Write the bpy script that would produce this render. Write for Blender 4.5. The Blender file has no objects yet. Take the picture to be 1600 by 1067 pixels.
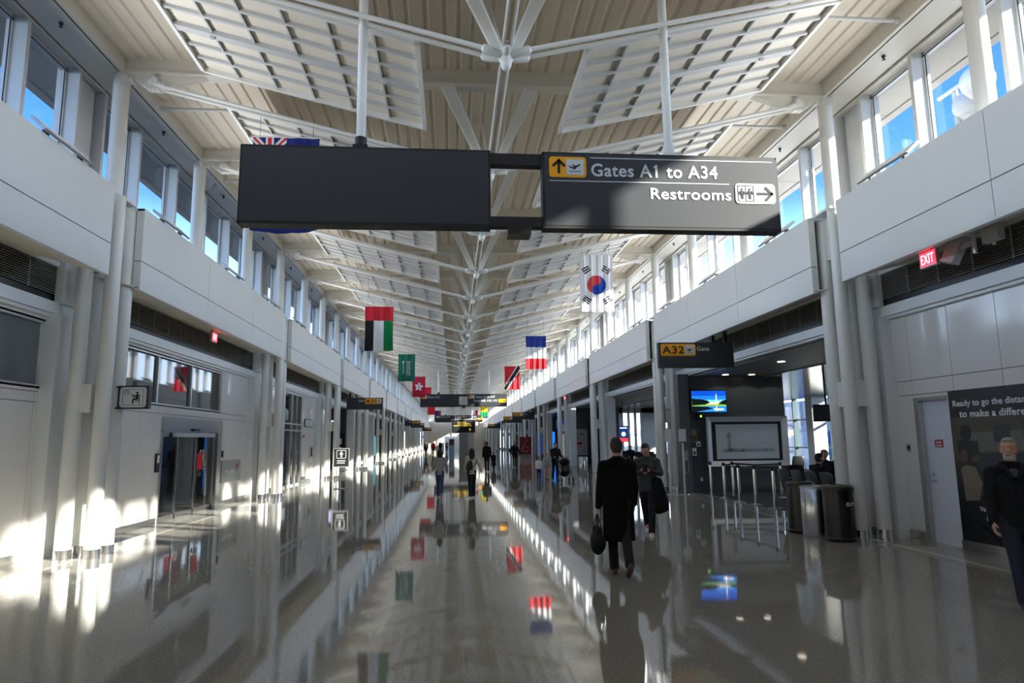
import bpy, bmesh, math, random
from mathutils import Vector, Matrix, Euler
PI = math.pi
random.seed(7)
scene = bpy.context.scene
COL = scene.collection
# ------------------------------------------------------------------ camera, sky, sun, exposure
CAM = Vector((-0.63, 0.0, 1.70))
YAW, PITCH, ROLL, FPX = math.radians(5.08), math.radians(8.4), math.radians(0.7), 1040.0
fw = Vector((math.sin(YAW)*math.cos(PITCH), math.cos(YAW)*math.cos(PITCH), math.sin(PITCH)))
rt = Vector((math.cos(YAW), -math.sin(YAW), 0)); up = rt.cross(fw)
rt2 = rt*math.cos(ROLL) - up*math.sin(ROLL); up2 = rt*math.sin(ROLL) + up*math.cos(ROLL)
cam_data = bpy.data.cameras.new('camera'); cam = bpy.data.objects.new('camera', cam_data); COL.objects.link(cam)
cam.matrix_world = Matrix(((rt2.x, up2.x, -fw.x, CAM.x), (rt2.y, up2.y, -fw.y, CAM.y), (rt2.z, up2.z, -fw.z, CAM.z), (0, 0, 0, 1)))
cam_data.sensor_width = 36.0; cam_data.lens = FPX/1600*36.0; cam_data.clip_end = 800; cam_data.clip_start = 0.05
scene.camera = cam
SUN_DIR = Vector((-1.0, 0.57, -0.50)).normalized()
world = bpy.data.worlds.new('sky'); scene.world = world; world.use_nodes = True
wn = world.node_tree; wn.nodes.clear()
wo = wn.nodes.new('ShaderNodeOutputWorld'); wb = wn.nodes.new('ShaderNodeBackground')
wt = wn.nodes.new('ShaderNodeTexCoord'); ws = wn.nodes.new('ShaderNodeSeparateXYZ'); wr = wn.nodes.new('ShaderNodeValToRGB')
wn.links.new(wt.outputs['Generated'], ws.inputs[0]); wn.links.new(ws.outputs['Z'], wr.inputs[0]); wn.links.new(wr.outputs[0], wb.inputs[0]); wn.links.new(wb.outputs[0], wo.inputs[0])
for i, (p, c) in enumerate([(0.0, (.66, .80, 1, 1)), (0.15, (.58, .76, 1, 1)), (0.23, (.17, .31, .56, 1)), (0.32, (.027, .090, .235, 1)), (0.45, (.013, .058, .18, 1)), (1.0, (.012, .05, .18, 1))]):
    e = wr.color_ramp.elements[i] if i < 2 else wr.color_ramp.elements.new(p)
    e.position = p; e.color = c
wb.inputs[1].default_value = 2.9
sun_d = bpy.data.lights.new('sun', 'SUN'); sun_d.energy = 9.0; sun_d.color = (1.0, .92, .80); sun_d.angle = 0.02
sun = bpy.data.objects.new('sun', sun_d); COL.objects.link(sun); sun.rotation_euler = SUN_DIR.to_track_quat('-Z', 'Y').to_euler()
UPLIGHT_W = 36.0
scene.view_settings.view_transform = 'Standard'; scene.view_settings.look = 'None'
scene.view_settings.gamma = 1.0; scene.view_settings.use_curve_mapping = False
scene.view_settings.exposure = 1.42
cy = scene.cycles
cy.use_denoising = True; cy.max_bounces = 9; cy.diffuse_bounces = 5; cy.glossy_bounces = 4; cy.transmission_bounces = 4; cy.transparent_max_bounces = 12
cy.sample_clamp_indirect = 6.0; cy.caustics_reflective = False; cy.caustics_refractive = False

# ------------------------------------------------------------------ materials
def lin(r, g, b):
    f = lambda c: (c/12.92 if c <= .04045 else ((c+.055)/1.055)**2.4)
    return (f(r/255), f(g/255), f(b/255), 1)
MATS = {}
def mat(name, rgb, rough=.5, metal=0.0, spec=.5, emit=0, coat=0, noise=0, nscale=8, bump=0, bscale=40, ecol=None):
    m = bpy.data.materials.new(name); m.use_nodes = True; nt = m.node_tree; b = nt.nodes['Principled BSDF']
    c = lin(*rgb); b.inputs['Base Color'].default_value = c
    b.inputs['Roughness'].default_value = rough; b.inputs['Metallic'].default_value = metal; b.inputs['Specular IOR Level'].default_value = spec
    if coat: b.inputs['Coat Weight'].default_value = coat; b.inputs['Coat Roughness'].default_value = .05
    if emit: b.inputs['Emission Color'].default_value = lin(*(ecol or rgb)); b.inputs['Emission Strength'].default_value = emit
    if noise or bump:
        tc = nt.nodes.new('ShaderNodeTexCoord')
        n = nt.nodes.new('ShaderNodeTexNoise'); n.inputs['Scale'].default_value = nscale; n.inputs['Detail'].default_value = 5
        nt.links.new(tc.outputs['Object'], n.inputs['Vector'])
        if noise:
            mx = nt.nodes.new('ShaderNodeMix'); mx.data_type = 'RGBA'
            mx.inputs[6].default_value = tuple(x*(1-noise) for x in c[:3])+(1,); mx.inputs[7].default_value = tuple(min(1, x*(1+noise)) for x in c[:3])+(1,)
            nt.links.new(n.outputs[0], mx.inputs[0]); nt.links.new(mx.outputs[2], b.inputs['Base Color'])
        if bump:
            n2 = nt.nodes.new('ShaderNodeTexNoise'); n2.inputs['Scale'].default_value = bscale; n2.inputs['Detail'].default_value = 3
            nt.links.new(tc.outputs['Object'], n2.inputs['Vector'])
            bp = nt.nodes.new('ShaderNodeBump'); bp.inputs['Strength'].default_value = bump; bp.inputs['Distance'].default_value = .01
            nt.links.new(n2.outputs[0], bp.inputs['Height']); nt.links.new(bp.outputs[0], b.inputs['Normal'])
    MATS[name] = m; return m
M_white = mat('white paint', (226, 226, 222), .38, noise=.02, nscale=3)
M_panel = mat('white wall panel', (222, 224, 224), .30, noise=.02, nscale=1.5)
M_gloss = mat('glossy white wall panel', (222, 219, 214), .09, spec=.5, noise=.015, nscale=1.2, bump=.02, bscale=2)
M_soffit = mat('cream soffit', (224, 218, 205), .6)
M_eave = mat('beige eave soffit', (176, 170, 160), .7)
M_deck = mat('beige metal deck', (212, 203, 186), .45, noise=.03, nscale=.6)
M_beam = mat('cream painted steel', (218, 214, 204), .45)
M_ivory = mat('ivory ceiling infill', (232, 226, 214), .6, noise=.02, nscale=2)
M_rail = mat('grey ceiling rail', (196, 198, 198), .45)
M_joint = mat('dark joint', (70, 74, 78), .8)
M_louver = mat('grey louvre slat', (158, 156, 150), .45)
M_black = mat('black void', (16, 17, 20), .7)
M_navy = mat('black steel', (34, 36, 42), .4)
M_alu = mat('anodised aluminium', (196, 198, 200), .3, metal=.55)
M_fin = mat('painted aluminium fin', (214, 216, 217), .35, metal=.1)
M_steel = mat('brushed stainless steel', (200, 200, 198), .22, metal=1.0, bump=.05, bscale=30)
M_chrome = mat('chrome', (215, 215, 215), .1, metal=1.0)
M_sign = mat('black sign face', (55, 58, 63), .45, spec=.4)
M_signb = mat('black sign case', (24, 25, 27), .5)
M_orange = mat('orange sign field', (243, 166, 6), .45)
M_lettering = mat('white sign lettering', (206, 209, 213), .4)
M_ink = mat('black sign ink', (18, 18, 20), .5)
M_redglow = mat('red exit lens', (255, 40, 60), .4, emit=1.6)
M_gatewall = mat('charcoal wall panel', (66, 70, 72), .35, noise=.04, nscale=3)
M_carpet = mat('dark carpet', (54, 56, 58), .95, noise=.2, nscale=60)
M_darkglass = mat('dark window glass', (22, 25, 28), .03, spec=.9, bump=.01, bscale=1.2)
M_rubber = mat('black plastic', (20, 20, 21), .35)
M_coat = mat('black wool', (16, 16, 18), .95, spec=.2, noise=.2, nscale=50)
M_jacket = mat('black jacket cloth', (19, 19, 21), .8, spec=.3, noise=.15, nscale=30)
M_puffer = mat('charcoal nylon', (44, 46, 50), .55, noise=.1, nscale=20)
M_denim = mat('dark blue denim', (38, 44, 60), .9, noise=.2, nscale=60)
M_trouser = mat('black trouser cloth', (22, 22, 25), .9)
M_skin = mat('skin', (196, 148, 122), .55, noise=.05, nscale=20)
M_hairb = mat('black hair', (24, 20, 18), .55, noise=.3, nscale=40)
M_hairg = mat('grey hair', (150, 148, 144), .7, noise=.3, nscale=60)
M_beard = mat('white beard', (186, 180, 172), .9, noise=.25, nscale=90)
M_brownshoe = mat('brown shoe leather', (92, 60, 38), .4)
M_blackshoe = mat('black shoe', (24, 24, 26), .5)
M_whiteshoe = mat('white shoe', (222, 222, 220), .5)
M_greytop = mat('grey knit', (160, 164, 162), .9, noise=.08, nscale=50)
M_beige = mat('beige fleece', (208, 196, 186), .9, noise=.06, nscale=50)
M_blue = mat('blue cloth', (52, 62, 100), .9)
M_pink = mat('pink cloth', (205, 168, 160), .9)
M_khaki = mat('khaki cloth', (140, 122, 92), .9)
M_yellow = mat('hi-vis yellow cloth', (176, 190, 60), .8)
M_eye = mat('eye white', (220, 215, 208), .2); M_iris = mat('dark iris', (30, 22, 18), .2)
M_lip = mat('lip', (158, 98, 86), .5)
M_paper = mat('white paper', (226, 226, 226), .7)
M_plaque = mat('grey plaque', (150, 152, 152), .3)
M_white2 = mat('door white', (214, 219, 228), .35)
M_asphalt = mat('pale apron concrete', (84, 84, 82), .9, noise=.08, nscale=.4)
M_kiosk = mat('red kiosk panel', (150, 40, 44), .5)
M_bluescreen = mat('lit blue screen', (40, 80, 170), .3, emit=.15)
M_dome = mat('white dome plastic', (176, 176, 174), .4)
M_phone = mat('phone glass', (15, 15, 18), .1)
def flagmat(n, rgb): return mat('flag '+n, rgb, .85, noise=.02, nscale=10)
F_red = flagmat('red', (206, 30, 46)); F_white = flagmat('white', (232, 232, 234)); F_black = flagmat('black', (20, 20, 22)); F_green = flagmat('green', (0, 132, 70))
F_blue = flagmat('blue', (28, 52, 140)); F_navy = flagmat('navy', (22, 34, 112)); F_teal = flagmat('teal green', (12, 104, 84)); F_kred = flagmat('coral red', (214, 74, 74)); F_kblue = flagmat('royal blue', (10, 72, 172)); F_crim = flagmat('crimson', (190, 26, 60)); F_yel = flagmat('yellow', (246, 206, 20))

def glass_mat(name, tint=(1, 1, 1), refl=.07):
    m = bpy.data.materials.new(name); m.use_nodes = True; nt = m.node_tree; nt.nodes.clear()
    o = nt.nodes.new('ShaderNodeOutputMaterial'); mx = nt.nodes.new('ShaderNodeMixShader'); t = nt.nodes.new('ShaderNodeBsdfTransparent'); g = nt.nodes.new('ShaderNodeBsdfGlossy'); fr = nt.nodes.new('ShaderNodeLayerWeight')
    g.inputs['Roughness'].default_value = .01; t.inputs[0].default_value = tuple(tint)+(1,)
    pw = nt.nodes.new('ShaderNodeMath'); pw.operation = 'POWER'; pw.inputs[1].default_value = 5
    ma = nt.nodes.new('ShaderNodeMath'); ma.operation = 'MULTIPLY_ADD'; ma.inputs[1].default_value = .8; ma.inputs[2].default_value = refl*.5
    nt.links.new(fr.outputs['Facing'], pw.inputs[0]); nt.links.new(pw.outputs[0], ma.inputs[0])
    nt.links.new(ma.outputs[0], mx.inputs[0]); nt.links.new(t.outputs[0], mx.inputs[1]); nt.links.new(g.outputs[0], mx.inputs[2]); nt.links.new(mx.outputs[0], o.inputs[0])
    return m
M_glass = glass_mat('clear window glass', (.95, .97, .98))
def floor_mat():
    m = bpy.data.materials.new('polished terrazzo'); m.use_nodes = True; nt = m.node_tree; N = nt.nodes; L = nt.links; b = N['Principled BSDF']
    g = N.new('ShaderNodeNewGeometry'); sx = N.new('ShaderNodeSeparateXYZ'); L.new(g.outputs['Position'], sx.inputs[0])
    def math_(op, a, v=None, c=None):
        n = N.new('ShaderNodeMath'); n.operation = op
        if hasattr(a, 'links'): L.new(a, n.inputs[0])
        else: n.inputs[0].default_value = a
        if v is not None:
            if hasattr(v, 'links'): L.new(v, n.inputs[1])
            else: n.inputs[1].default_value = v
        if c is not None: n.inputs[2].default_value = c
        return n.outputs[0]
    ax = math_('ABSOLUTE', sx.outputs['X'])
    edge = math_('GREATER_THAN', ax, 6.05)
    strip = math_('COMPARE', ax, 6.28, .055)
    # transverse joint strips every bay
    ym = math_('MODULO', math_('ADD', sx.outputs['Y'], 200-12.35), 10.5)
    tr = math_('COMPARE', ym, math_('ADD', 0, 0.2) if False else 8.7, .07)
    n1 = N.new('ShaderNodeTexNoise'); n1.inputs['Scale'].default_value = 45; n1.inputs['Detail'].default_value = 4; L.new(g.outputs['Position'], n1.inputs['Vector'])
    n2 = N.new('ShaderNodeTexNoise'); n2.inputs['Scale'].default_value = .55; L.new(g.outputs['Position'], n2.inputs['Vector'])
    r1 = N.new('ShaderNodeValToRGB'); r1.color_ramp.elements[0].position = .35; r1.color_ramp.elements[1].position = .7
    r1.color_ramp.elements[0].color = lin(128, 127, 121); r1.color_ramp.elements[1].color = lin(158, 156, 149); L.new(n1.outputs[0], r1.inputs[0])
    m1 = N.new('ShaderNodeMix'); m1.data_type = 'RGBA'; L.new(edge, m1.inputs[0]); L.new(r1.outputs[0], m1.inputs[6]); m1.inputs[7].default_value = lin(158, 156, 148)
    st = math_('MAXIMUM', strip, 0)
    m2 = N.new('ShaderNodeMix'); m2.data_type = 'RGBA'; L.new(st, m2.inputs[0]); L.new(m1.outputs[2], m2.inputs[6]); m2.inputs[7].default_value = lin(196, 192, 182)
    L.new(m2.outputs[2], b.inputs['Base Color'])
    b.inputs['Roughness'].default_value = .04; b.inputs['Specular IOR Level'].default_value = .9
    # soft waviness of the polished slabs
    mp = N.new('ShaderNodeMapping'); mp.inputs['Scale'].default_value = (1.1, .55, 1); L.new(g.outputs['Position'], mp.inputs[0])
    n3 = N.new('ShaderNodeTexNoise'); n3.inputs['Scale'].default_value = 1.6; n3.inputs['Detail'].default_value = 2; L.new(mp.outputs[0], n3.inputs['Vector'])
    bp = N.new('ShaderNodeBump'); bp.inputs['Strength'].default_value = .06; bp.inputs['Distance'].default_value = .02; L.new(n3.outputs[0], bp.inputs['Height']); L.new(bp.outputs[0], b.inputs['Normal'])
    return m
M_floor = floor_mat()

# ------------------------------------------------------------------ mesh helpers
class MB:
    def __init__(s): s.v = []; s.f = []; s.m = []
    def add(s, vs, fs, mi=0):
        o = len(s.v); s.v += [tuple(x) for x in vs]; s.f += [tuple(i+o for i in f) for f in fs]; s.m += [mi]*len(fs); return s
    def box(s, x0, x1, y0, y1, z0, z1, mi=0, b=0):
        if x0 > x1: x0, x1 = x1, x0
        if y0 > y1: y0, y1 = y1, y0
        if z0 > z1: z0, z1 = z1, z0
        s.add([(x0,y0,z0),(x1,y0,z0),(x1,y1,z0),(x0,y1,z0),(x0,y0,z1),(x1,y0,z1),(x1,y1,z1),(x0,y1,z1)],
              [(0,3,2,1),(4,5,6,7),(0,1,5,4),(1,2,6,5),(2,3,7,6),(3,0,4,7)], mi); return s
    def prism(s, poly, axis, a, b, mi=0):
        # poly: 2-d points; axis x: (y,z), y: (x,z), z: (x,y)
        P = {'x': lambda p, t: (t, p[0], p[1]), 'y': lambda p, t: (p[0], t, p[1]), 'z': lambda p, t: (p[0], p[1], t)}[axis]
        n = len(poly); vs = [P(p, a) for p in poly]+[P(p, b) for p in poly]
        s.add(vs, [tuple(range(n))[::-1], tuple(range(n, 2*n))]+[(i, (i+1) % n, n+(i+1) % n, n+i) for i in range(n)], mi); return s
    def tube(s, p0, p1, r0, r1=None, n=14, mi=0, cap=True):
        p0 = Vector(p0); p1 = Vector(p1); r1 = r0 if r1 is None else r1
        d = (p1-p0).normalized(); a = d.orthogonal().normalized(); b = d.cross(a)
        vs = [p0+(a*math.cos(t)+b*math.sin(t))*r0 for t in [2*PI*i/n for i in range(n)]]+[p1+(a*math.cos(t)+b*math.sin(t))*r1 for t in [2*PI*i/n for i in range(n)]]
        fs = [(i, (i+1) % n, n+(i+1) % n, n+i) for i in range(n)]
        if cap: fs += [tuple(range(n))[::-1], tuple(range(n, 2*n))]
        s.add(vs, fs, mi); return s
    def path(s, pts, r, n=8, mi=0):
        for a, b in zip(pts, pts[1:]): s.tube(a, b, r, n=n, mi=mi)
        return s
    def lathe(s, c, prof, n=24, mi=0):
        vs = []
        for r, z in prof: vs += [(c[0]+r*math.cos(2*PI*i/n), c[1]+r*math.sin(2*PI*i/n), c[2]+z) for i in range(n)]
        fs = []
        for k in range(len(prof)-1):
            fs += [(k*n+i, k*n+(i+1) % n, (k+1)*n+(i+1) % n, (k+1)*n+i) for i in range(n)]
        fs += [tuple(range(n))[::-1], tuple(range((len(prof)-1)*n, len(prof)*n))]
        s.add(vs, fs, mi); return s
    def loft(s, pts, rad, side=(1, 0, 0), n=14, mi=0, rounded=True):
        # closed tube with elliptical sections: rad = [(r_side, r_other)]
        pts = [Vector(p) for p in pts]; side = Vector(side); rings = []
        P = list(pts); R = [(r, r) if not isinstance(r, tuple) else r for r in rad]
        if rounded:
            d0 = (P[0]-P[1]).normalized(); d1 = (P[-1]-P[-2]).normalized(); m0 = min(R[0]); m1 = min(R[-1])
            P = [P[0]+d0*m0*.8, P[0]+d0*m0*.45]+P+[P[-1]+d1*m1*.45, P[-1]+d1*m1*.8]
            R = [(R[0][0]*.35, R[0][1]*.35), (R[0][0]*.82, R[0][1]*.82)]+R+[(R[-1][0]*.82, R[-1][1]*.82), (R[-1][0]*.35, R[-1][1]*.35)]
        vs = []
        for i, p in enumerate(P):
            t = (P[min(i+1, len(P)-1)]-P[max(i-1, 0)]).normalized()
            a = side-t*side.dot(t)
            if a.length < 1e-3: a = t.orthogonal()
            a.normalize(); b = t.cross(a)
            vs += [p+a*(R[i][0]*math.cos(2*PI*k/n))+b*(R[i][1]*math.sin(2*PI*k/n)) for k in range(n)]
        m = len(P); fs = []
        for i in range(m-1): fs += [(i*n+k, i*n+(k+1) % n, (i+1)*n+(k+1) % n, (i+1)*n+k) for k in range(n)]
        fs += [tuple(range(n))[::-1], tuple(range((m-1)*n, m*n))]
        s.add(vs, fs, mi); return s
    def ell(s, c, r, mi=0, nu=16, nv=10, M=None):
        vs = [Vector((0, 0, -1))]; 
        for j in range(1, nv):
            ph = -PI/2+PI*j/nv
            vs += [Vector((math.cos(ph)*math.cos(2*PI*i/nu), math.cos(ph)*math.sin(2*PI*i/nu), math.sin(ph))) for i in range(nu)]
        vs.append(Vector((0, 0, 1)))
        o = []
        for v in vs:
            w = Vector((v.x*r[0], v.y*r[1], v.z*r[2]))
            if M is not None: w = M @ w
            o.append(w+Vector(c))
        fs = [(0, 1+(i+1) % nu, 1+i) for i in range(nu)]
        for j in range(nv-2): fs += [(1+j*nu+i, 1+j*nu+(i+1) % nu, 1+(j+1)*nu+(i+1) % nu, 1+(j+1)*nu+i) for i in range(nu)]
        e = len(vs)-1; b = 1+(nv-2)*nu
        fs += [(e, b+i, b+(i+1) % nu) for i in range(nu)]
        s.add(o, fs, mi); return s
    def mesh(s, name, mats, smooth=True, ang=35):
        me = bpy.data.meshes.new(name); me.from_pydata([tuple(v) for v in s.v], [], s.f)
        for m in (mats if isinstance(mats, (list, tuple)) else [mats]): me.materials.append(m)
        me.polygons.foreach_set('material_index', s.m); me.polygons.foreach_set('use_smooth', [smooth]*len(s.f))
        me.update()
        if smooth: me.set_sharp_from_angle(angle=math.radians(ang))
        return me
def obj(name, mb, mats, parent=None, smooth=True, ang=35, loc=None):
    me = mb.mesh(name, mats, smooth, ang) if isinstance(mb, MB) else mb
    o = bpy.data.objects.new(name, me); COL.objects.link(o)
    if parent is not None: o.parent = parent
    if loc is not None: o.location = loc
    return o
def tag(o, label, cat, group=None):
    o['label'] = label; o['category'] = cat
    if group: o['group'] = group
    return o
def thing(name, label, cat, loc=(0, 0, 0), rotz=0, group=None):
    o = bpy.data.objects.new(name, None); COL.objects.link(o); o.location = loc; o.rotation_euler = (0, 0, rotz); o.empty_display_size = .1
    return tag(o, label, cat, group)
def struct(name, mb=None, mats=None, parent=None, smooth=False, loc=None):
    if mb is None:
        o = bpy.data.objects.new(name, None); COL.objects.link(o)
        if loc is not None: o.location = loc
    else: o = obj(name, mb, mats, parent, smooth, loc=loc)
    if parent is None: o['kind'] = 'structure'
    return o
def dup(root, loc, rotz=None, label=None, group=None, mirror=False):
    r = root.copy(); COL.objects.link(r); r.location = loc
    if rotz is not None: r.rotation_euler = (0, 0, rotz)
    if mirror: r.scale = (-1, 1, 1)
    if label: r['label'] = label
    if group: r['group'] = group
    for ch in list(root.children):
        c = ch.copy(); COL.objects.link(c); c.parent = r
        for g in list(ch.children):
            d = g.copy(); COL.objects.link(d); d.parent = c
    return r
ONES = 'zeroth first second third fourth fifth sixth seventh eighth ninth tenth eleventh twelfth thirteenth fourteenth fifteenth sixteenth seventeenth eighteenth nineteenth'.split()
def nth(n):
    if n < 20: return ONES[n]
    t = ['', '', 'twent', 'thirt', 'fort', 'fift'][n//10]
    return t+'ieth' if n % 10 == 0 else t+'y-'+ONES[n % 10]
def text_mb(body, size, x=0, z=0, y=0, align='LEFT', bold=0.0, extrude=.004, mi=0, spacing=1.0, xs=1.0):
    c = bpy.data.curves.new('t', 'FONT'); c.body = body; c.size = size; c.align_x = align; c.offset = bold; c.extrude = extrude; c.space_character = spacing; c.resolution_u = 4
    o = bpy.data.objects.new('t', c); COL.objects.link(o); bpy.context.view_layer.update()
    me = bpy.data.meshes.new_from_object(o.evaluated_get(bpy.context.evaluated_depsgraph_get()))
    b = MB(); b.add([(x+v.co.x*xs, y-v.co.z, z+v.co.y) for v in me.vertices], [tuple(p.vertices) for p in me.polygons], mi)
    bpy.data.objects.remove(o); bpy.data.meshes.remove(me); bpy.data.curves.remove(c)
    return b
def join(*mbs):
    r = MB()
    for b in mbs: o = len(r.v); r.v += b.v; r.f += [tuple(i+o for i in f) for f in b.f]; r.m += b.m
    return r
def xform(mb, M):
    r = MB(); r.v = [tuple(M @ Vector(v)) for v in mb.v]; r.f = list(mb.f); r.m = list(mb.m); return r
def rrect(x0, x1, z0, z1, r, n=5):
    p = []
    for cx, cz, a in ((x1-r, z1-r, 0), (x0+r, z1-r, PI/2), (x0+r, z0+r, PI), (x1-r, z0+r, 3*PI/2)):
        p += [(cx+r*math.cos(a+PI/2*i/n), cz+r*math.sin(a+PI/2*i/n)) for i in range(n+1)]
    return p

# ------------------------------------------------------------------ the hall: floor, roof, walls
Y0, Y1 = -20.2, 147.0
NB0, NB1 = -3, 13            # bays of 10.5 m
def YK(k): return 10.95+3.5*k
b = MB(); b.box(-7.3, 7.3, Y0, Y1+3, -.3, 0); struct('floor', b, M_floor)
# corrugated metal deck, ribs along the hall
b = MB(); prof = []; x = -6.1; i = 0
while x < 6.1:
    w1 = (.17, .10, .10, .17)[i % 4]
    prof += [(x, 8.10), (x+w1, 8.10), (x+w1+.03, 8.13), (x+w1+.09, 8.13)]; x += w1+.12; i += 1
prof.append((6.1, 8.10)); n = len(prof)
b.add([(p[0], Y0, p[1]) for p in prof]+[(p[0], Y1+3, p[1]) for p in prof], [(i, i+1, n+i+1, n+i) for i in range(n-1)])
struct('ceiling', b, M_deck)
b = MB(); b.box(-8.3, 8.3, Y0, Y1+3, 8.2, 8.34); struct('roof', b, M_panel)
for sd, sn in ((-1, 'left'), (1, 'right')):
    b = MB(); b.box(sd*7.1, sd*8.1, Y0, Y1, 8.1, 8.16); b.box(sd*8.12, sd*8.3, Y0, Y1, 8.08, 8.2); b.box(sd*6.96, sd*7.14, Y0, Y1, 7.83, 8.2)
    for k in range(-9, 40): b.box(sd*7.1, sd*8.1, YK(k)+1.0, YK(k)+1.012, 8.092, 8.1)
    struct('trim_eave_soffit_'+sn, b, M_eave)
    b = MB(); b.box(sd*6.1, sd*6.16, Y0, Y1, 7.83, 8.2); b.box(sd*6.16, sd*6.19, Y0, Y1, 7.845, 7.9, 1); b.box(sd*6.19, sd*6.69, Y0, Y1, 7.83, 7.9)
    b.box(sd*6.69, sd*6.71, Y0, Y1, 7.85, 7.9, 1); b.box(sd*6.71, sd*7.1, Y0, Y1, 7.82, 7.9); b.box(sd*6.71, sd*6.73, Y0, Y1, 7.78, 7.83)
    struct('trim_header_'+sn, b, [M_beam, M_joint])
    b = MB(); b.box(sd*6.33, sd*7.25, Y0, Y1, 5.62, 5.70); b.box(sd*7.05, sd*7.25, Y0, Y1, 4.5, 5.7); b.box(sd*6.86, sd*6.96, Y0, Y1, 4.5, 5.66)
    struct('trim_sill_'+sn, b, M_panel)
    # louvre, black slot and white lintel band running the length of the hall
    b = MB(); b.box(sd*6.98, sd*7.08, Y0, Y1, 4.02, 4.6, 1)
    z = 4.06
    while z < 4.54: b.prism([(sd*6.90, z), (sd*6.97, z+.016), (sd*6.97, z+.026), (sd*6.90, z+.010)], 'y', Y0, Y1); z += .036
    y = Y0+.3
    while y < 110: b.box(sd*6.895, sd*6.91, y-.008, y+.008, 4.04, 4.55); y += .7
    struct('trim_louvre_'+sn, b, [M_louver, M_black])
    b = MB(); b.box(sd*6.93, sd*7.1, Y0, Y1, 3.93, 4.05); struct('trim_slot_'+sn, b, M_navy)
    b = MB(); b.box(sd*6.86, sd*7.12, Y0, Y1, 3.75, 3.93); b.box(sd*6.92, sd*7.1, Y0, Y1, 3.70, 3.75); struct('trim_lintel_'+sn, b, M_panel)
# end walls
b = MB(); b.box(-7.2, 7.2, Y1, Y1+.3, 2.6, 8.2); b.box(-7.2, -2.6, Y1, Y1+.3, 0, 2.6); b.box(2.6, 7.2, Y1, Y1+.3, 0, 2.6); struct('wall_far', b, M_soffit)
b = MB(); b.box(-2.6, 2.6, Y1+2.6, Y1+2.8, 0, 2.6); struct('wall_far_passage', b, M_soffit)
b = MB(); b.box(-7.3, 7.3, Y0-.3, Y0, 0, 8.2); struct('wall_near', b, M_panel)
# rafters with haunches at the eaves
bm_ = MB(); bm_.box(-6.1, 6.1, -.09, .09, 7.86, 8.14); bm_.box(-6.1, 6.1, -.13, .13, 7.83, 7.86); 
for sd in (-1, 1): bm_.prism([(sd*6.1, 7.86), (sd*5.72, 7.58), (sd*5.5, 7.60), (sd*4.7, 7.86)], 'y', -.07, .07)
raft = bm_.mesh('beam', [M_beam], False)
for k in range(-8, 39):
    o = bpy.data.objects.new('beam', raft); COL.objects.link(o); o.location = (0, YK(k), 0); o['kind'] = 'structure'

# fascia panels, clerestory windows, per bay
def fascia(sd):
    L = 9.6; b = MB(); w = L/3; q0 = .10 if sd < 0 else 0
    for i in range(3):
        for z0, z1 in ((4.27, 4.735), (4.75, 5.66)):
            b.box(sd*5.85, sd*5.89, i*w+.006+(q0 if i == 0 else 0), (i+1)*w-.006, z0, z1)
    b.box(sd*5.89, sd*5.95, q0+.01, L-.01, 4.3, 5.64, 1)
    for y in (q0, L-.03): b.box(sd*5.86, sd*5.97, y, y+.03, 4.75, 5.655); b.box(sd*5.86, sd*5.97, y, y+.03, 4.3, 4.735)
    b.box(sd*5.86, sd*6.34, q0, L, 5.62, 5.66)
    b.box(sd*5.85, sd*5.93, q0, L, 4.25, 4.28)
    b.add([(sd*5.93, 0, 4.28), (sd*6.95, 0, 4.56), (sd*6.95, L, 4.56), (sd*5.93, L, 4.28), (sd*5.93, 0, 4.3), (sd*6.95, 0, 4.58), (sd*6.95, L, 4.58), (sd*5.93, L, 4.3)],
          [(0,3,2,1),(4,5,6,7),(0,1,5,4),(1,2,6,5),(2,3,7,6),(3,0,4,7)], 2)
    return b.mesh('trim_fascia', [M_panel, M_joint, M_soffit], False)
def gapfill(sd):
    b = MB(); b.box(sd*6.78, sd*6.9, -.66, -.06, 3.93, 5.64); b.box(sd*6.8, sd*7.2, -.66, -.06, .0, 3.75)
    return b.mesh('pillar', [M_panel], False)
FINS = [1.75*j for j in range(1, 6)]
def window_frame(sd):
    b = MB()      # origin at Y = 11.15 + 10.5 n
    for y in [.4]+FINS+[10.1]:
        b.box(sd*6.72, sd*6.96, y-.04, y+.04, 5.70, 7.83)
        for e in (-1, 1): b.box(sd*6.92, sd*7.0, y+e*.04, y+e*.07, 5.70, 7.83); b.box(sd*6.935, sd*6.95, y+e*.07, y+e*.078, 5.75, 7.76, 1)
    b.box(sd*6.92, sd*7.0, .4, 10.1, 5.70, 5.76); b.box(sd*6.92, sd*7.0, .4, 10.1, 7.75, 7.83); b.box(sd*6.91, sd*6.92, .4, 10.1, 7.735, 7.75, 1)
    b.box(sd*6.94, sd*7.1, 10.1, 10.9, 5.7, 7.83); b.box(sd*6.86, sd*6.95, 10.22, 10.78, 5.7, 7.83)
    return b.mesh('frame', [M_fin, M_joint], False)
wn_ = 0
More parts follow.
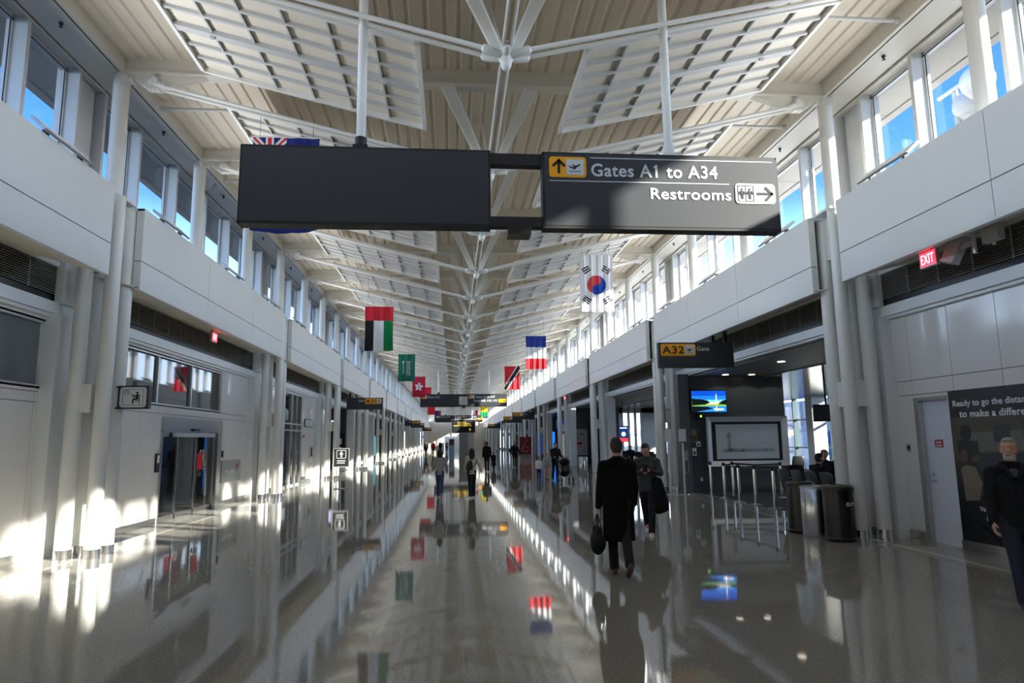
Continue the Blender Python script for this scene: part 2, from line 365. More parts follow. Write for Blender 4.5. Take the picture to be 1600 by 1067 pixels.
for sd in (-1, 1):
    fm, gm, wm = fascia(sd), gapfill(sd), window_frame(sd)
    pb = MB(); pb.box(sd*6.955, sd*6.965, 0, 1.57, 5.76, 7.74); pane_m = pb.mesh('pane', [M_glass], False)
    pb = MB(); pb.box(sd*6.955, sd*6.965, 0, 1.17, 5.76, 7.74); pane_e = pb.mesh('pane', [M_glass], False)
    for n in range(NB0, NB1):
        y = 11.25+10.5*n
        o = bpy.data.objects.new('trim_fascia_%d' % (n-NB0+1+(100 if sd > 0 else 0)), fm); COL.objects.link(o); o.location = (0, y, 0); o['kind'] = 'structure'
        o = bpy.data.objects.new('pillar', gm); COL.objects.link(o); o.location = (0, y+.28+(0 if n >= -2 else 0), 0); o['kind'] = 'structure'
        wn_ += 1
        w = struct('window_%d' % wn_, loc=(0, 11.15+10.5*n, 0))
        o = bpy.data.objects.new('frame', wm); COL.objects.link(o); o.parent = w
        ys = [.4]+FINS+[10.1]
        for i in range(6):
            d = ys[i+1]-ys[i]
            o = bpy.data.objects.new('pane', pane_m if d > 1.5 else pane_e); COL.objects.link(o); o.parent = w; o.location = (0, ys[i]+.09, 0)
# clustered columns
def column_cluster(sd):
    t = thing('clustered_column', 'x', 'column')
    spots = [(6.18, 0, 5.72), (6.18, .42, 5.62), (6.60, 0, 4.5), (6.60, .42, 4.5)]
    if sd < 0: spots = [(x-.08, y+.02, h) for x, y, h in spots]
    for (x, y, h) in spots:
        b = MB(); b.tube((sd*x, y, .14), (sd*x, y, h), .115, n=24, cap=True); c = obj('column', b, M_white, t)
        b = MB(); b.lathe((sd*x, y, 0), [(.12, 0), (.12, .14)], 24); obj('base_ring', b, M_steel, t)
    b = MB()
    b.box(sd*6.15, sd*6.21, .08, .34, 2.2, 2.64); b.box(sd*6.57, sd*6.63, .08, .34, 2.2, 2.64)
    b.box(sd*6.26, sd*6.52, -.03, .03, 2.2, 2.64); b.box(sd*6.26, sd*6.52, .39, .45, 2.2, 2.64)
    obj('tie_plate', b, M_white, t, False)
    b = MB(); b.box(sd*6.15, sd*6.21, .08, .34, 4.85, 5.60); obj('tie_plate', b, M_white, t, False)
    b = MB(); b.prism([(sd*6.05, -.1), (sd*6.31, -.1), (sd*6.31, .55), (sd*6.05, .55)], 'z', 5.72, 5.76); obj('cap_plate', b, M_white, t, False)
    return t
SIDE = {-1: 'the sliding-door side', 1: 'the A32 side'}
cl = {sd: column_cluster(sd) for sd in (-1, 1)}
for sd in (-1, 1):
    for n in range(0, NB1):
        lab = 'four clustered white round columns, %s cluster from the camera on %s' % (nth(n+1), SIDE[sd])
        if n == 0: cl[sd].location = (0, YK(0), 0); cl[sd]['label'] = lab; cl[sd]['group'] = 'white column clusters along the hall'
        else: dup(cl[sd], (0, YK(3*n), 0), label=lab, group='white column clusters along the hall')
# clerestory posts
pm = {}
for sd in (-1, 1):
    b = MB(); b.tube((0, 0, 5.70), (0, 0, 7.83), .125, n=24); b.tube((0, 0, 7.66), (0, 0, 7.835), .135, n=24); b.box(sd*-.2, sd*.02, -.05, .05, 7.72, 7.86)
    pm[sd] = b.mesh('clerestory_post', [M_white])
    for k in range(-1, 38):
        o = bpy.data.objects.new('clerestory_post', pm[sd]); COL.objects.link(o); o.location = (sd*6.18, YK(k), 0)
        tag(o, 'white round post under the eaves, %s from the camera on %s' % (nth(k+2), SIDE[sd]), 'post', 'white posts before the high windows'); o['kind'] = 'thing'
# roof trusses: hub, twin tie rods, V struts, spine rods
HUBZ = 6.31; ARMZ = 7.68
def truss():
    t = thing('roof_truss', 'x', 'truss')
    b = MB(); b.ell((0, 0, 0), (.10, .10, .13)); b.ell((0, 0, -.10), (.07, .07, .1))
    for sd in (-1, 1):
        for e in (-.075, .075): b.loft([(sd*.06, e*.5, -.02), (sd*.16, e, .0), (sd*.26, e*1.1, .03)], [.05, .045, .055], n=10)
    for e in (-1, 1): b.loft([(0, e*.05, 0), (0, e*.22, 0)], [.06, .05], n=10)
    obj('hub', b, M_white, t, ang=60, loc=(0, 0, HUBZ))
    for sd in (-1, 1):
        b = MB()
        for e in (-.08, .08): b.tube((sd*.25, e, HUBZ+.03), (sd*5.52, e, ARMZ-.04), .030, n=10)
        obj('tie_rod', b, M_white, t)
        b = MB()
        for e in (-.08, .08): b.loft([(sd*5.45, e, ARMZ-.05), (sd*5.6, e, ARMZ)], [.045, .05], n=10)
        b.tube((sd*5.6, -.16, ARMZ+.01), (sd*5.6, .16, ARMZ+.01), .06, n=12); b.ell((sd*5.66, 0, ARMZ+.04), (.12, .1, .1)); b.box(sd*5.55, sd*5.62, -.06, .06, ARMZ-.1, ARMZ+.16)
        obj('clevis', b, M_white, t, ang=50)
        b = MB(); b.prism([(sd*.04, HUBZ+.05), (sd*.16, HUBZ+.05), (sd*.86, 7.84), (sd*.62, 7.84)], 'y', -.035, .035); b.prism([(sd*.04, HUBZ+.05), (sd*.055, HUBZ+.05), (sd*.64, 7.84), (sd*.62, 7.84)], 'y', -.08, .08)
        obj('strut', b, M_white, t, False)
    b = MB()
    for e in (-.045, .045): b.tube((e, .2, HUBZ), (e, 3.3, HUBZ), .022, n=8)
    b.tube((0, .1, HUBZ+.06), (-.1, 1.6, 8.1), .018, n=8)
    obj('spine_rod', b, M_white, t)
    return t
tr = truss(); tr.location = (0, YK(-2), 0)
for k in range(-2, 38):
    lab = 'white steel roof truss with V struts, %s from the camera under the ceiling' % nth(k+3)
    if k == -2: tr['label'] = lab; tr['group'] = 'roof trusses down the ceiling spine'
    else: dup(tr, (0, YK(k), 0), label=lab, group='roof trusses down the ceiling spine')
# gridded ceiling panels hung on the tie rods
def pz(x): return HUBZ+.25*abs(x)+.06
def ceiling_panel(sd):
    t = thing('ceiling_panel', 'x', 'ceiling panel')
    xa, xb, W = 1.06, 4.58, 2.36
    def slab(b, x0, x1, y0, y1, h0, h1, mi=0):
        vs = [(sd*x, y, pz(x)+h) for h in (h0, h1) for (x, y) in ((x0, y0), (x1, y0), (x1, y1), (x0, y1))]
        b.add(vs, [(0,3,2,1),(4,5,6,7),(0,1,5,4),(1,2,6,5),(2,3,7,6),(3,0,4,7)], mi)
    b = MB(); slab(b, xa, xb, 0, W, .05, .07); obj('infill', b, M_ivory, t, False)
    b = MB()
    for y in (0, W-.05): slab(b, xa, xb, y, y+.05, -.03, .06)
    for x in (xa, xb-.06): slab(b, x, x+.06, 0, W, -.03, .06)
    obj('frame', b, M_white, t, False)
    b = MB(); slab(b, xa+.06, xb-.06, W/2-.07, W/2+.07, -.02, .052); obj('centre_rail', b, M_rail, t, False)
    b = MB()
    for h in (0, 1):
        y0 = .05 if h == 0 else W/2+.07; dy = (W/2-.12)/3
        for i in (1, 2): slab(b, xa+.06, xb-.06, y0+dy*i-.025, y0+dy*i+.025, .0, .052)
        off = .0 if h == 0 else -.0
        for i in range(1, 6): xx = xa+(xb-xa)*i/6+off; slab(b, xx-.014, xx+.014, y0, y0+3*dy, .005, .052)
    obj('grid', b, M_rail, t, False)
    b = MB()
    for x in (1.6, 4.0):
        b.tube((sd*x, W-.35, pz(x)), (sd*x, W-.35, 8.1), .008, n=6); b.box(sd*x-.03, sd*x+.03, W/2-.02, W/2+.02, pz(x)-.05, pz(x))
    obj('hanger', b, M_rail, t, False)
    return t
for sd in (-1, 1):
    cp = ceiling_panel(sd)
    for k in range(-2, 37):
        lab = 'white gridded ceiling panel, %s from the camera on %s' % (nth(k+3), SIDE[sd])
        if k == -2: cp['label'] = lab; cp['group'] = 'gridded ceiling panels'; cp.location = (0, YK(k)+.32, 0)
        else: dup(cp, (0, YK(k)+.32, 0), label=lab, group='gridded ceiling panels')
# sprinkler pipes from the eave beam, uplights on the fascia tops
for sd in (-1, 1):
    b = MB(); b.tube((sd*6.1, 0, 7.93), (sd*4.6, 0, 7.93), .03, n=10); b.tube((sd*6.1, 0, 7.93), (sd*6.04, 0, 7.93), .055, n=12); b.tube((sd*4.95, 0, 7.93), (sd*4.95, 0, 8.1), .008, n=6); b.tube((sd*4.6, 0, 7.93), (sd*4.6, 0, 7.84), .02, n=8)
    spm = b.mesh('sprinkler_pipe', [M_rail])
    for k in range(-1, 20):
        o = bpy.data.objects.new('sprinkler_pipe', spm); COL.objects.link(o); o.location = (0, YK(k)+1.3, 0)
        tag(o, 'thin white sprinkler pipe under the deck, %s from the camera on %s' % (nth(k+2), SIDE[sd]), 'pipe', 'sprinkler pipes at the eaves')
    b = MB(); b.tube((0, 0, 7.83), (0, 0, 7.80), .03, n=10); b.tube((0, 0, 7.80), (0, 0, 7.76), .012, n=8); b.tube((0, 0, 7.762), (0, 0, 7.757), .028, n=10); hm = b.mesh('ceiling_sprinkler', [M_joint])
    for k in range(-1, 12):
        o = bpy.data.objects.new('ceiling_sprinkler', hm); COL.objects.link(o); o.location = (sd*6.36, YK(k)-1.45, 0)
        tag(o, 'dark sprinkler head on the window soffit, %s from the camera on %s' % (nth(k+2), SIDE[sd]), 'sprinkler', 'sprinkler heads on the window soffit')
    def uplight(sd):
        t = thing('uplight', 'x', 'light')
        b = MB(); b.prism([(sd*5.79, 5.69), (sd*5.82, 5.67), (sd*6.00, 5.83), (sd*5.98, 5.87)], 'y', -.6, .6); obj('housing', b, M_alu, t, False)
        for y in (-.4, .4): b = MB(); b.box(sd*5.88, sd*5.94, y-.03, y+.03, 5.64, 5.75); obj('bracket', b, M_navy, t, False)
        b = MB(); b.prism([(sd*5.82, 5.725), (sd*5.825, 5.715), (sd*5.97, 5.855), (sd*5.965, 5.862)], 'y', -.55, .55); obj('lens', b, M_paper, t, False)
        return t
    ul = uplight(sd)
    for k in range(-1, 30):
        lab = 'tilted aluminium uplight, %s from the camera on %s' % (nth(k+2), SIDE[sd])
        if k == -1: ul['label'] = lab; ul['group'] = 'uplights along the fascia tops'; ul.location = (0, YK(k)+1.6, 0)
        else: dup(ul, (0, YK(k)+1.6, 0), label=lab, group='uplights along the fascia tops')
    for n in range(-2, 13):
        ld = bpy.data.lights.new('uplight', 'AREA'); ld.shape = 'RECTANGLE'; ld.size = .15; ld.size_y = 9.6; ld.spread = 2.2; ld.energy = UPLIGHT_W; ld.color = (.98, .985, 1)
        lo = bpy.data.objects.new('uplight_lamp', ld); COL.objects.link(lo); lo.location = (sd*6.0, YK(3*n)+5.2, 5.95)
        zl = -Vector((-sd*1.3, 0, 1)).normalized(); yl = Vector((0, 1, 0)); xl = yl.cross(zl)
        lo.rotation_euler = Matrix((xl, yl, zl)).transposed().to_euler()

# ------------------------------------------------------------------ lower walls of the hall
def panel_wall(name, sd, y0, y1, yj, zj, cuts, m=M_gloss, x=7.0, th=.2):
    Y = sorted(set([y0, y1]+[v for v in yj if y0 < v < y1]+[v for c in cuts for v in c[:2] if y0 < v < y1]))
    Z = sorted(set([.0, 3.72]+zj+[v for c in cuts for v in c[2:] if 0 < v < 3.72]))
    b = MB(); g = .005
    for a, c in zip(Y, Y[1:]):
        for p, q in zip(Z, Z[1:]):
            my, mz = (a+c)/2, (p+q)/2
            if any(k[0] < my < k[1] and k[2] < mz < k[3] for k in cuts): continue
            b.box(sd*(x+.02), sd*(x+th), a, c, p, q, 1)
            b.box(sd*x, sd*(x+.02), a+(g if a in yj else 0), c-(g if c in yj else 0), p+(g if p in zj else 0), q-(g if q in zj else 0), 0)
    return struct(name, b, [m, M_joint])
def baseboard(name, sd, y0, y1, x=7.0):
    b = MB(); b.box(sd*(x-.02), sd*x, y0, y1, 0, .14); return struct(name, b, M_steel)
# right side: solid wall with a white door and a poster, up to the first column cluster
DR = (9.74, 10.36)
panel_wall('wall_right', 1, Y0, 11.25, [10.49-.935*i for i in range(30)], [2.36, 2.60], [(DR[0]-.02, DR[1]+.10, -1, 2.30)])
baseboard('baseboard_right', 1, 10.5, 11.25); baseboard('baseboard_right_poster', 1, Y0, 9.70)
b = MB(); b.box(7.06, 7.10, DR[0], DR[1], 0, 2.25); dleaf = struct('door_1', b, M_white2)
b = MB(); b.box(6.98, 7.2, DR[1], DR[1]+.10, 0, 2.30); b.box(6.98, 7.2, DR[0]-.02, DR[1], 2.25, 2.30); struct('frame', b, M_steel, dleaf)
b = MB(); b.tube((7.06, 10.24, .97), (7.0, 10.24, .97), .012); b.tube((7.0, 10.25, .97), (7.0, 10.12, .96), .011); b.tube((7.06, 10.24, .97), (7.045, 10.24, .97), .03); b.tube((7.06, 10.24, 1.07), (7.03, 10.24, 1.07), .022); obj('door_handle', b, M_chrome, dleaf)
b = MB(); b.box(7.055, 7.062, 9.98, 10.16, 1.50, 1.62); ws_ = obj('warning_plate', b, mat('red warning plate', (168, 28, 36), .5), dleaf, False)
b = xform(join(text_mb('STOP', .05, 0, .045, 0, 'CENTER', .001, .001), text_mb('ALARM', .04, 0, 0, 0, 'CENTER', .001, .001)), Matrix.Translation((7.053, 10.07, 1.515)) @ Matrix.Rotation(-PI/2, 4, 'Z')); obj('lettering', b, M_paper, ws_, False)
# left side: solid wall up to the gate A31 opening
LJ = [3.0+1.55*i for i in range(-15, 6)]+[13.2, 21.6, 29.1, 31.5, 33.8]
LD = (15.3, 19.1)
panel_wall('wall_left', -1, Y0, 34.5, LJ, [2.36, 2.52], [(3.2, 11.45, 2.60, 3.62), (13.2, 18.98, 2.55, 3.62), (LD[0], LD[1], -1, 2.30), (21.7, 23.4, -1, 3.7), (26.0, 28.9, -1, 3.65), (31.6, 33.4, -1, 2.2)])
for i, (a, c) in enumerate(((Y0, 11.45), (11.45, 15.25), (19.15, 21.7), (23.4, 26), (28.9, 31.6))): baseboard('baseboard_left_%d' % (i+1), -1, a, c)
# interior windows of the left wall
M_greyglass = mat('grey window glass', (104, 112, 114), .04, spec=.8)
def inner_window(idx, y0, y1, z0, z1, mull):
    w = struct('window_%d' % idx, loc=(0, 0, 0))
    b = MB()
    for y in [y0]+mull+[y1]: b.box(-7.02, -7.12, y-.035, y+.035, z0, z1)
    for z in (z0, z1): b.box(-7.0, -7.12, y0-.03, y1+.03, z-.03, z+.03)
    obj('frame', b, M_alu, w, False)
    e = [y0]+mull+[y1]
    for a, c in zip(e, e[1:]): b = MB(); b.box(-7.07, -7.08, a, c, z0, z1); obj('pane', b, M_darkglass if idx > 101 else M_greyglass, w, False)
inner_window(101, 3.2, 11.42, 2.60, 3.62, [5.9, 8.7]); inner_window(102, 13.2, 18.95, 2.55, 3.62, [15.05, 16.92])
# stainless sliding door, z 0..2.3
d = struct('door_2', loc=(0, 0, 0))
b = MB(); b.box(-6.96, -7.15, LD[0], LD[1], 1.98, 2.30); b.box(-6.97, -7.15, LD[0], LD[0]+.07, 0, 2.0); b.box(-6.97, -7.15, LD[1]-.3, LD[1], 0, 2.0); obj('frame', b, M_steel, d, False)
b = MB(); b.box(-6.94, -7.0, LD[0]+.6, LD[1]-.6, 1.86, 1.96); obj('sensor_rail', b, M_alu, d, False)
b = MB(); b.box(-6.9, -6.96, 17.0, 17.3, 2.0, 2.06); obj('motion_sensor', b, M_rubber, d, False)
ed = [LD[0]+.07, 16.35, 17.5, LD[1]-.3]
for i in range(3):
    b = MB(); b.box(-7.05-.02*i, -7.06-.02*i, ed[i], ed[i+1], .12, 1.86); lf = obj('glass_leaf', b, M_darkglass if i == 0 else M_glass, d, False)
    b = MB()
    for y in (ed[i], ed[i+1]-.05): b.box(-7.03-.02*i, -7.08-.02*i, y, y+.05, 0, 1.98)
    b.box(-7.03-.02*i, -7.08-.02*i, ed[i], ed[i+1], 0, .12); b.box(-7.03-.02*i, -7.08-.02*i, ed[i], ed[i+1], 1.86, 1.98); obj('leaf_frame', b, M_steel, lf, False)
b = MB(); b.box(-7.045, -7.05, 17.6, 17.95, 1.05, 1.45); obj('red_notice', b, F_red, d, False)
b = MB(); b.box(-7.045, -7.05, 17.7, 17.9, .88, 1.0); obj('black_notice', b, M_rubber, d, False)
# vestibule behind the sliding door
b = MB(); b.box(-7.2, -10, 15.0, 15.1, 0, 2.4); b.box(-7.2, -10, 19.2, 19.3, 0, 2.4); b.box(-9.9, -10, 15, 19.3, 0, 2.4); b.box(-7.2, -10, 15, 19.3, 2.35, 2.45); b.box(-7.1, -10, 15, 19.3, -.1, .004); struct('room_vestibule', b, M_gatewall)
b = MB(); b.box(-7.6, -9.5, 19.05, 19.18, .1, 2.2); struct('trim_vestibule_panel', b, M_panel)
# tall dark metal panels and the second glazed door
b = MB()
for i in range(3): b.box(-7.03, -7.1, 21.72, 23.38, .02+1.24*i, 1.24+1.24*i)
struct('door_3', b, mat('dark metal door', (86, 90, 92), .18, metal=.8))
d = struct('door_4', loc=(0, 0, 0))
b = MB(); b.box(-7.06, -7.08, 26.0, 28.9, 0, 3.65); obj('pane', b, M_darkglass, d, False)
b = MB()
for y in (26.0, 27.1, 28.0, 28.85): b.box(-7.0, -7.1, y, y+.07, 0, 3.65)
for z in (0, 2.15, 2.4, 3.6): b.box(-7.0, -7.1, 26, 28.9, z, z+.06)
obj('frame', b, M_alu, d, False)
b = MB(); b.tube((-6.95, 28.05, .8), (-6.95, 28.05, 1.4), .015); b.tube((-6.95, 27.9, .8), (-6.95, 27.9, 1.4), .015); obj('handle', b, M_chrome, d)
d = struct('door_5', loc=(0, 0, 0))
b = MB(); b.box(-7.04, -7.08, 31.62, 32.5, 0.01, 2.15); b.box(-7.04, -7.08, 32.52, 33.38, .01, 2.15); obj('leaf', b, M_white2, d, False)
b = MB(); b.box(-6.98, -7.1, 31.6, 33.4, 2.15, 2.2); b.box(-6.98, -7.1, 31.55, 31.62, 0, 2.2); b.box(-6.98, -7.1, 33.38, 33.45, 0, 2.2); obj('frame', b, M_alu, d, False)
b = MB(); b.box(-7.0, -7.04, 32.4, 32.48, 1.0, 1.15); b.box(-7.02, -7.04, 32.2, 32.42, 1.35, 1.6); obj('lock_plate', b, M_rubber, d, False)
# ------------------------------------------------------------------ gate rooms
def slab(name, x0, x1, y0, y1, z0, z1, m): b = MB(); b.box(x0, x1, y0, y1, z0, z1); return struct(name, b, m)
slab('floor_gate_right', 7.0, 17.2, 11.3, 42, -.2, .006, M_carpet)
M_slat = mat('polished metal ceiling', (205, 208, 208), .16, metal=.6, bump=.12, bscale=3)
slab('ceiling_gate_right', 7.1, 9.3, 11.0, 42, 3.64, 3.7, mat('grey ceiling board', (112, 114, 114), .5))
b = MB(); y = 11.0
while y < 42: b.box(9.3, 17.2, y, y+.20, 3.60, 3.68); y += .24
struct('ceiling_gate_slats', b, M_slat)
slab('ceiling_gate_lid', 7.1, 17.4, 11.0, 42, 3.72, 3.9, M_panel)
slab('wall_gate_back', 7.2, 17.3, 10.9, 11.25, 0, 3.7, M_gatewall)
# charcoal gate wall, panel joints
b = MB(); b.box(6.8, 9.95, 20.62, 20.9, 0, 3.64, 1)
for z0, z1 in ((0, .66), (.67, 1.45), (1.46, 2.30), (2.31, 2.48), (2.49, 3.63)): b.box(6.8, 9.95, 20.6, 20.62, z0, z1)
struct('wall_gate_charcoal', b, [M_gatewall, M_black])
slab('wall_gate_pillar', 6.46, 6.8, 20.55, 20.9, 0, 3.7, mat('grey gate pillar', (92, 96, 98), .4))
# outer glazing
g = struct('window_201', loc=(0, 0, 0))
b = MB()
M_teal = mat('grey green mullion', (84, 104, 106), .4)
for i in range(19): y = 11.3+1.7*i; b.box(16.95, 17.2, y-.05, y+.05, 0, 3.7)
for z in (0, 1.1, 2.5, 3.62): b.box(17.0, 17.15, 11.3, 42, z, z+.07)
obj('frame', b, M_teal, g, False)
for i in range(18): b = MB(); y = 11.35+1.7*i; b.box(17.06, 17.08, y, y+1.6, .07, 3.62); obj('pane', b, M_glass, g, False)
for i, y in enumerate((13.6, 24.8, 30.0, 35.2, 40.2)): slab('pillar', 15.95, 16.6, y-.3, y+.3, 0, 3.64, M_white)
b = MB()
for x0, x1 in ((9.9, 10.15), (10.5, 10.58), (10.93, 11.02), (11.34, 12.3), (12.78, 12.9), (13.4, 17.2)): b.box(x0, x1, 42, 42.3, 0, 3.7)
b.box(9.9, 17.2, 42, 42.3, 3.3, 3.7); b.box(9.9, 17.2, 42, 42.3, 0, .15); struct('wall_gate_end', b, M_panel)
gw = struct('window_202', loc=(0, 0, 0))
for x0, x1 in ((10.15, 10.5), (10.58, 10.93), (11.02, 11.34), (12.3, 12.78), (12.9, 13.4)):
    b = MB(); b.box(x0, x1, 42.14, 42.16, .15, 3.3); obj('pane', b, M_glass, gw, False); b = MB(); b.box(x0, x0+.04, 42.05, 42.25, .15, 3.3); b.box(x0, x1, 42.05, 42.25, 1.9, 1.96); obj('frame', b, M_teal, gw, False)
slab('wall_gate_side', 10.35, 10.5, 42.3, 46, 0, 3.7, M_gatewall) if False else None; slab('wall_gate_side', 9.75, 9.9, 42.0, 46, 0, 3.7, M_gatewall)
slab('wall_gate_dark', 7.05, 9.9, 46, 46.25, 0, 3.7, M_gatewall)
# farther gate rooms on both sides
slab('floor_far_right', 7.0, 10.6, 42.0, Y1, -.2, .006, M_carpet); slab('ceiling_far_right', 7.1, 10.6, 42.3, Y1, 3.7, 3.8, M_slat)
slab('wall_far_right', 10.4, 10.6, 48.5, Y1, 0, 3.7, mat('grey far wall', (150, 154, 156), .35))
for y in (48.5, 63.5, 84.5): slab('wall_far_cross', 7.1, 10.4, y, y+.2, 0, 3.7, M_gatewall)
slab('floor_far_left', -7.0, -12.6, 34.5, Y1, -.2, .006, M_carpet); slab('ceiling_far_left', -7.1, -12.6, 34.5, Y1, 3.7, 3.8, mat('grey far ceiling', (150, 150, 148), .3, metal=.3))
slab('wall_far_left', -12.4, -12.6, 34.5, Y1, 0, 3.7, M_gatewall); slab('wall_left_return', -7.2, -12.5, 34.3, 34.5, 0, 3.7, M_gatewall)
for y in (41.6, 62.8, 73.3): slab('wall_left_cross', -7.15, -12.4, y, y+.2, 0, 3.7, M_gatewall)
for y in (52.3, 83.8): slab('wall_left_pale', -7.15, -12.4, y, y+.2, 0, 3.7, M_panel)
# outside: pale apron and a plain building beyond the gate glass
slab('ground_apron', -400, 400, -300, 500, -4.3, -4.0, M_asphalt)
b = MB(); b.box(28, 33, 14, 75, -4, 4.6); b.box(27.9, 28, 14, 75, 1.2, 2.6, 2); b.box(27.9, 28, 14, 75, -2.0, -.4, 2)
for i in range(20): b.box(27.85, 28, 14+3*i, 14.25+3*i, -4, 4.6, 1)
struct('exterior_terminal', b, [mat('blue grey cladding', (150, 160, 172), .5), M_rail, mat('blue window band', (70, 110, 170), .1)])
b = MB(); b.box(40, 60, 90, 140, -4, 3.4); b.box(40, 60, 90, 140, 3.4, 3.6, 1); struct('exterior_building', b, [M_panel, M_joint])
b = MB(); b.box(21, 24.0, 44, 60, -.6, 2.0); b.box(21, 24, 44, 60, 2.0, 2.15, 1); struct('exterior_bridge', b, [M_white, M_rail])
# recessed ceiling lamps of the A32 gate room
for i, (x, y) in enumerate(((7.85, 20.1), (8.7, 20.1), (9.55, 20.1), (7.9, 16.6), (9.6, 16.6))):
    b = MB(); b.tube((x, y, 3.645), (x, y, 3.625), .1, n=18); o = obj('recessed_lamp', b, mat('lit lamp lens', (255, 244, 222), .4, emit=1.2) if 'lit lamp lens' not in MATS else MATS['lit lamp lens'])
    tag(o, ['round ceiling lamp above the lit TV on the charcoal wall', 'round ceiling lamp above the middle of the charcoal wall', 'round ceiling lamp over the far end of the charcoal wall', 'single round ceiling lamp nearer the hall over the stanchions', 'single round ceiling lamp over the black seats'][i], 'lamp', 'recessed gate lamps')
    ld = bpy.data.lights.new('recessed', 'SPOT'); ld.energy = 5; ld.spot_size = 2.2; ld.color = (1, .92, .8); ld.shadow_soft_size = .08; lo = bpy.data.objects.new('recessed_lamp_light', ld); COL.objects.link(lo); lo.location = (x, y, 3.6)

# ------------------------------------------------------------------ hanging signs
def fit_text(body, x0, x1, z0, cap, y=0, bold=.0, mi=0, ext=.003):
    t = text_mb(body, 1.0, bold=.016 if bold else 0, extrude=ext, spacing=1.06)
    xs = [v[0] for v in t.v]; zs = [v[2] for v in t.v]
    w = max(xs)-min(xs); sz = cap/.70
    sx = (x1-x0)/w if x1 is not None else sz
    t.v = [(x0+(v[0]-min(xs))*sx, y+v[1], z0+v[2]*sz) for v in t.v]; t.m = [mi]*len(t.f); return t
def flat(b, poly, y, mi=0, d=.004): b.prism(poly, 'y', y-d, y, mi); return b
def thick_line(b, p, q, w, y, mi=0, d=.004):
    dx, dz = q[0]-p[0], q[1]-p[1]; l = math.hypot(dx, dz); nx, nz = -dz/l*w/2, dx/l*w/2
    b.prism([(p[0]+nx, p[1]+nz), (p[0]-nx, p[1]-nz), (q[0]-nx, q[1]-nz), (q[0]+nx, q[1]+nz)], 'y', y-d, y, mi)
def plane_icon(b, cx, cz, s, y, mi):
    # small departing aeroplane: fuselage, wing, tail, runway line
    P = lambda pts: [(cx+u*s, cz+v*s) for u, v in pts]
    flat(b, P([(-.36, -.02), (-.30, .02), (-.12, -.01), (.28, .20), (.36, .20), (.36, .15), (.02, -.10), (-.20, -.12)]), y, mi)
    flat(b, P([(-.02, .0), (.10, -.04), (-.04, -.2), (-.10, -.2)]), y, mi)
    flat(b, P([(-.10, .03), (.06, .08), (-.14, .16), (-.22, .15)]), y, mi)
    flat(b, P([(-.36, -.02), (-.28, -.02), (-.36, .10), (-.42, .10)]), y, mi)
    flat(b, P([(-.38, -.32), (.38, -.32), (.38, -.28), (-.38, -.28)]), y, mi)
def arrow(b, cx, cz, s, ang, y, mi, w=.17):
    R = lambda u, v: (cx+(u*math.cos(ang)-v*math.sin(ang))*s, cz+(u*math.sin(ang)+v*math.cos(ang))*s)
    thick_line(b, R(-.45, 0), R(.34, 0), s*w, y, mi)
    for e in (-1, 1): thick_line(b, R(.49, -e*.06), R(.04, e*.40), s*w*1.05, y, mi)
def pictogram(b, cx, cz, s, y, mi, skirt=False):
    b.prism([(cx+.09*s*math.cos(2*PI*i/12), cz+.37*s+.09*s*math.sin(2*PI*i/12)) for i in range(12)], 'y', y-.004, y, mi)
    if skirt: flat(b, [(cx-.10*s, cz+.24*s), (cx+.10*s, cz+.24*s), (cx+.20*s, cz-.12*s), (cx-.20*s, cz-.12*s)], y, mi)
    else: flat(b, [(cx-.14*s, cz+.24*s), (cx+.14*s, cz+.24*s), (cx+.12*s, cz-.10*s), (cx-.12*s, cz-.10*s)], y, mi)
    for e in (-1, 1):
        thick_line(b, (cx+e*.055*s, cz-.1*s), (cx+e*.055*s, cz-.46*s), .085*s, y, mi); thick_line(b, (cx+e*.19*s, cz+.22*s), (cx+e*.24*s, cz-.08*s), .05*s, y, mi)
def gate_badge(t, x0, x1, z0, z1, y, label=None, ang=PI/2, flip=False):
    h = z1-z0; b = MB(); b.prism(rrect(x0, x1, z0, z1, h*.15), 'y', y-.008, y); ob = obj('orange_field', b, M_orange, t, False)
    b = MB()
    if label is None:
        arrow(b, x0+(x1-x0)*.26, z0+h*.5, h*.72, ang, y-.009, 0); sq = (x1-h*.94, x1-h*.12)
    else:
        lw = (x1-x0)-h*1.05; b = join(b, fit_text(label, x0+h*.12, x0+h*.12+lw-h*.06, z0+h*.2, h*.62, y-.010, .004)); sq = (x1-h*.92, x1-h*.12)
    obj('black_symbol', b, M_ink, t, False)
    b = MB(); b.box(sq[0], sq[1], y-.011, y-.008, z0+h*.12, z1-h*.12); wt_ = obj('white_field', b, M_lettering, t, False)
    b = MB(); plane_icon(b, (sq[0]+sq[1])/2, z0+h*.5, h*.72, y-.0115, 0); obj('plane_symbol', b, M_ink, wt_, False)
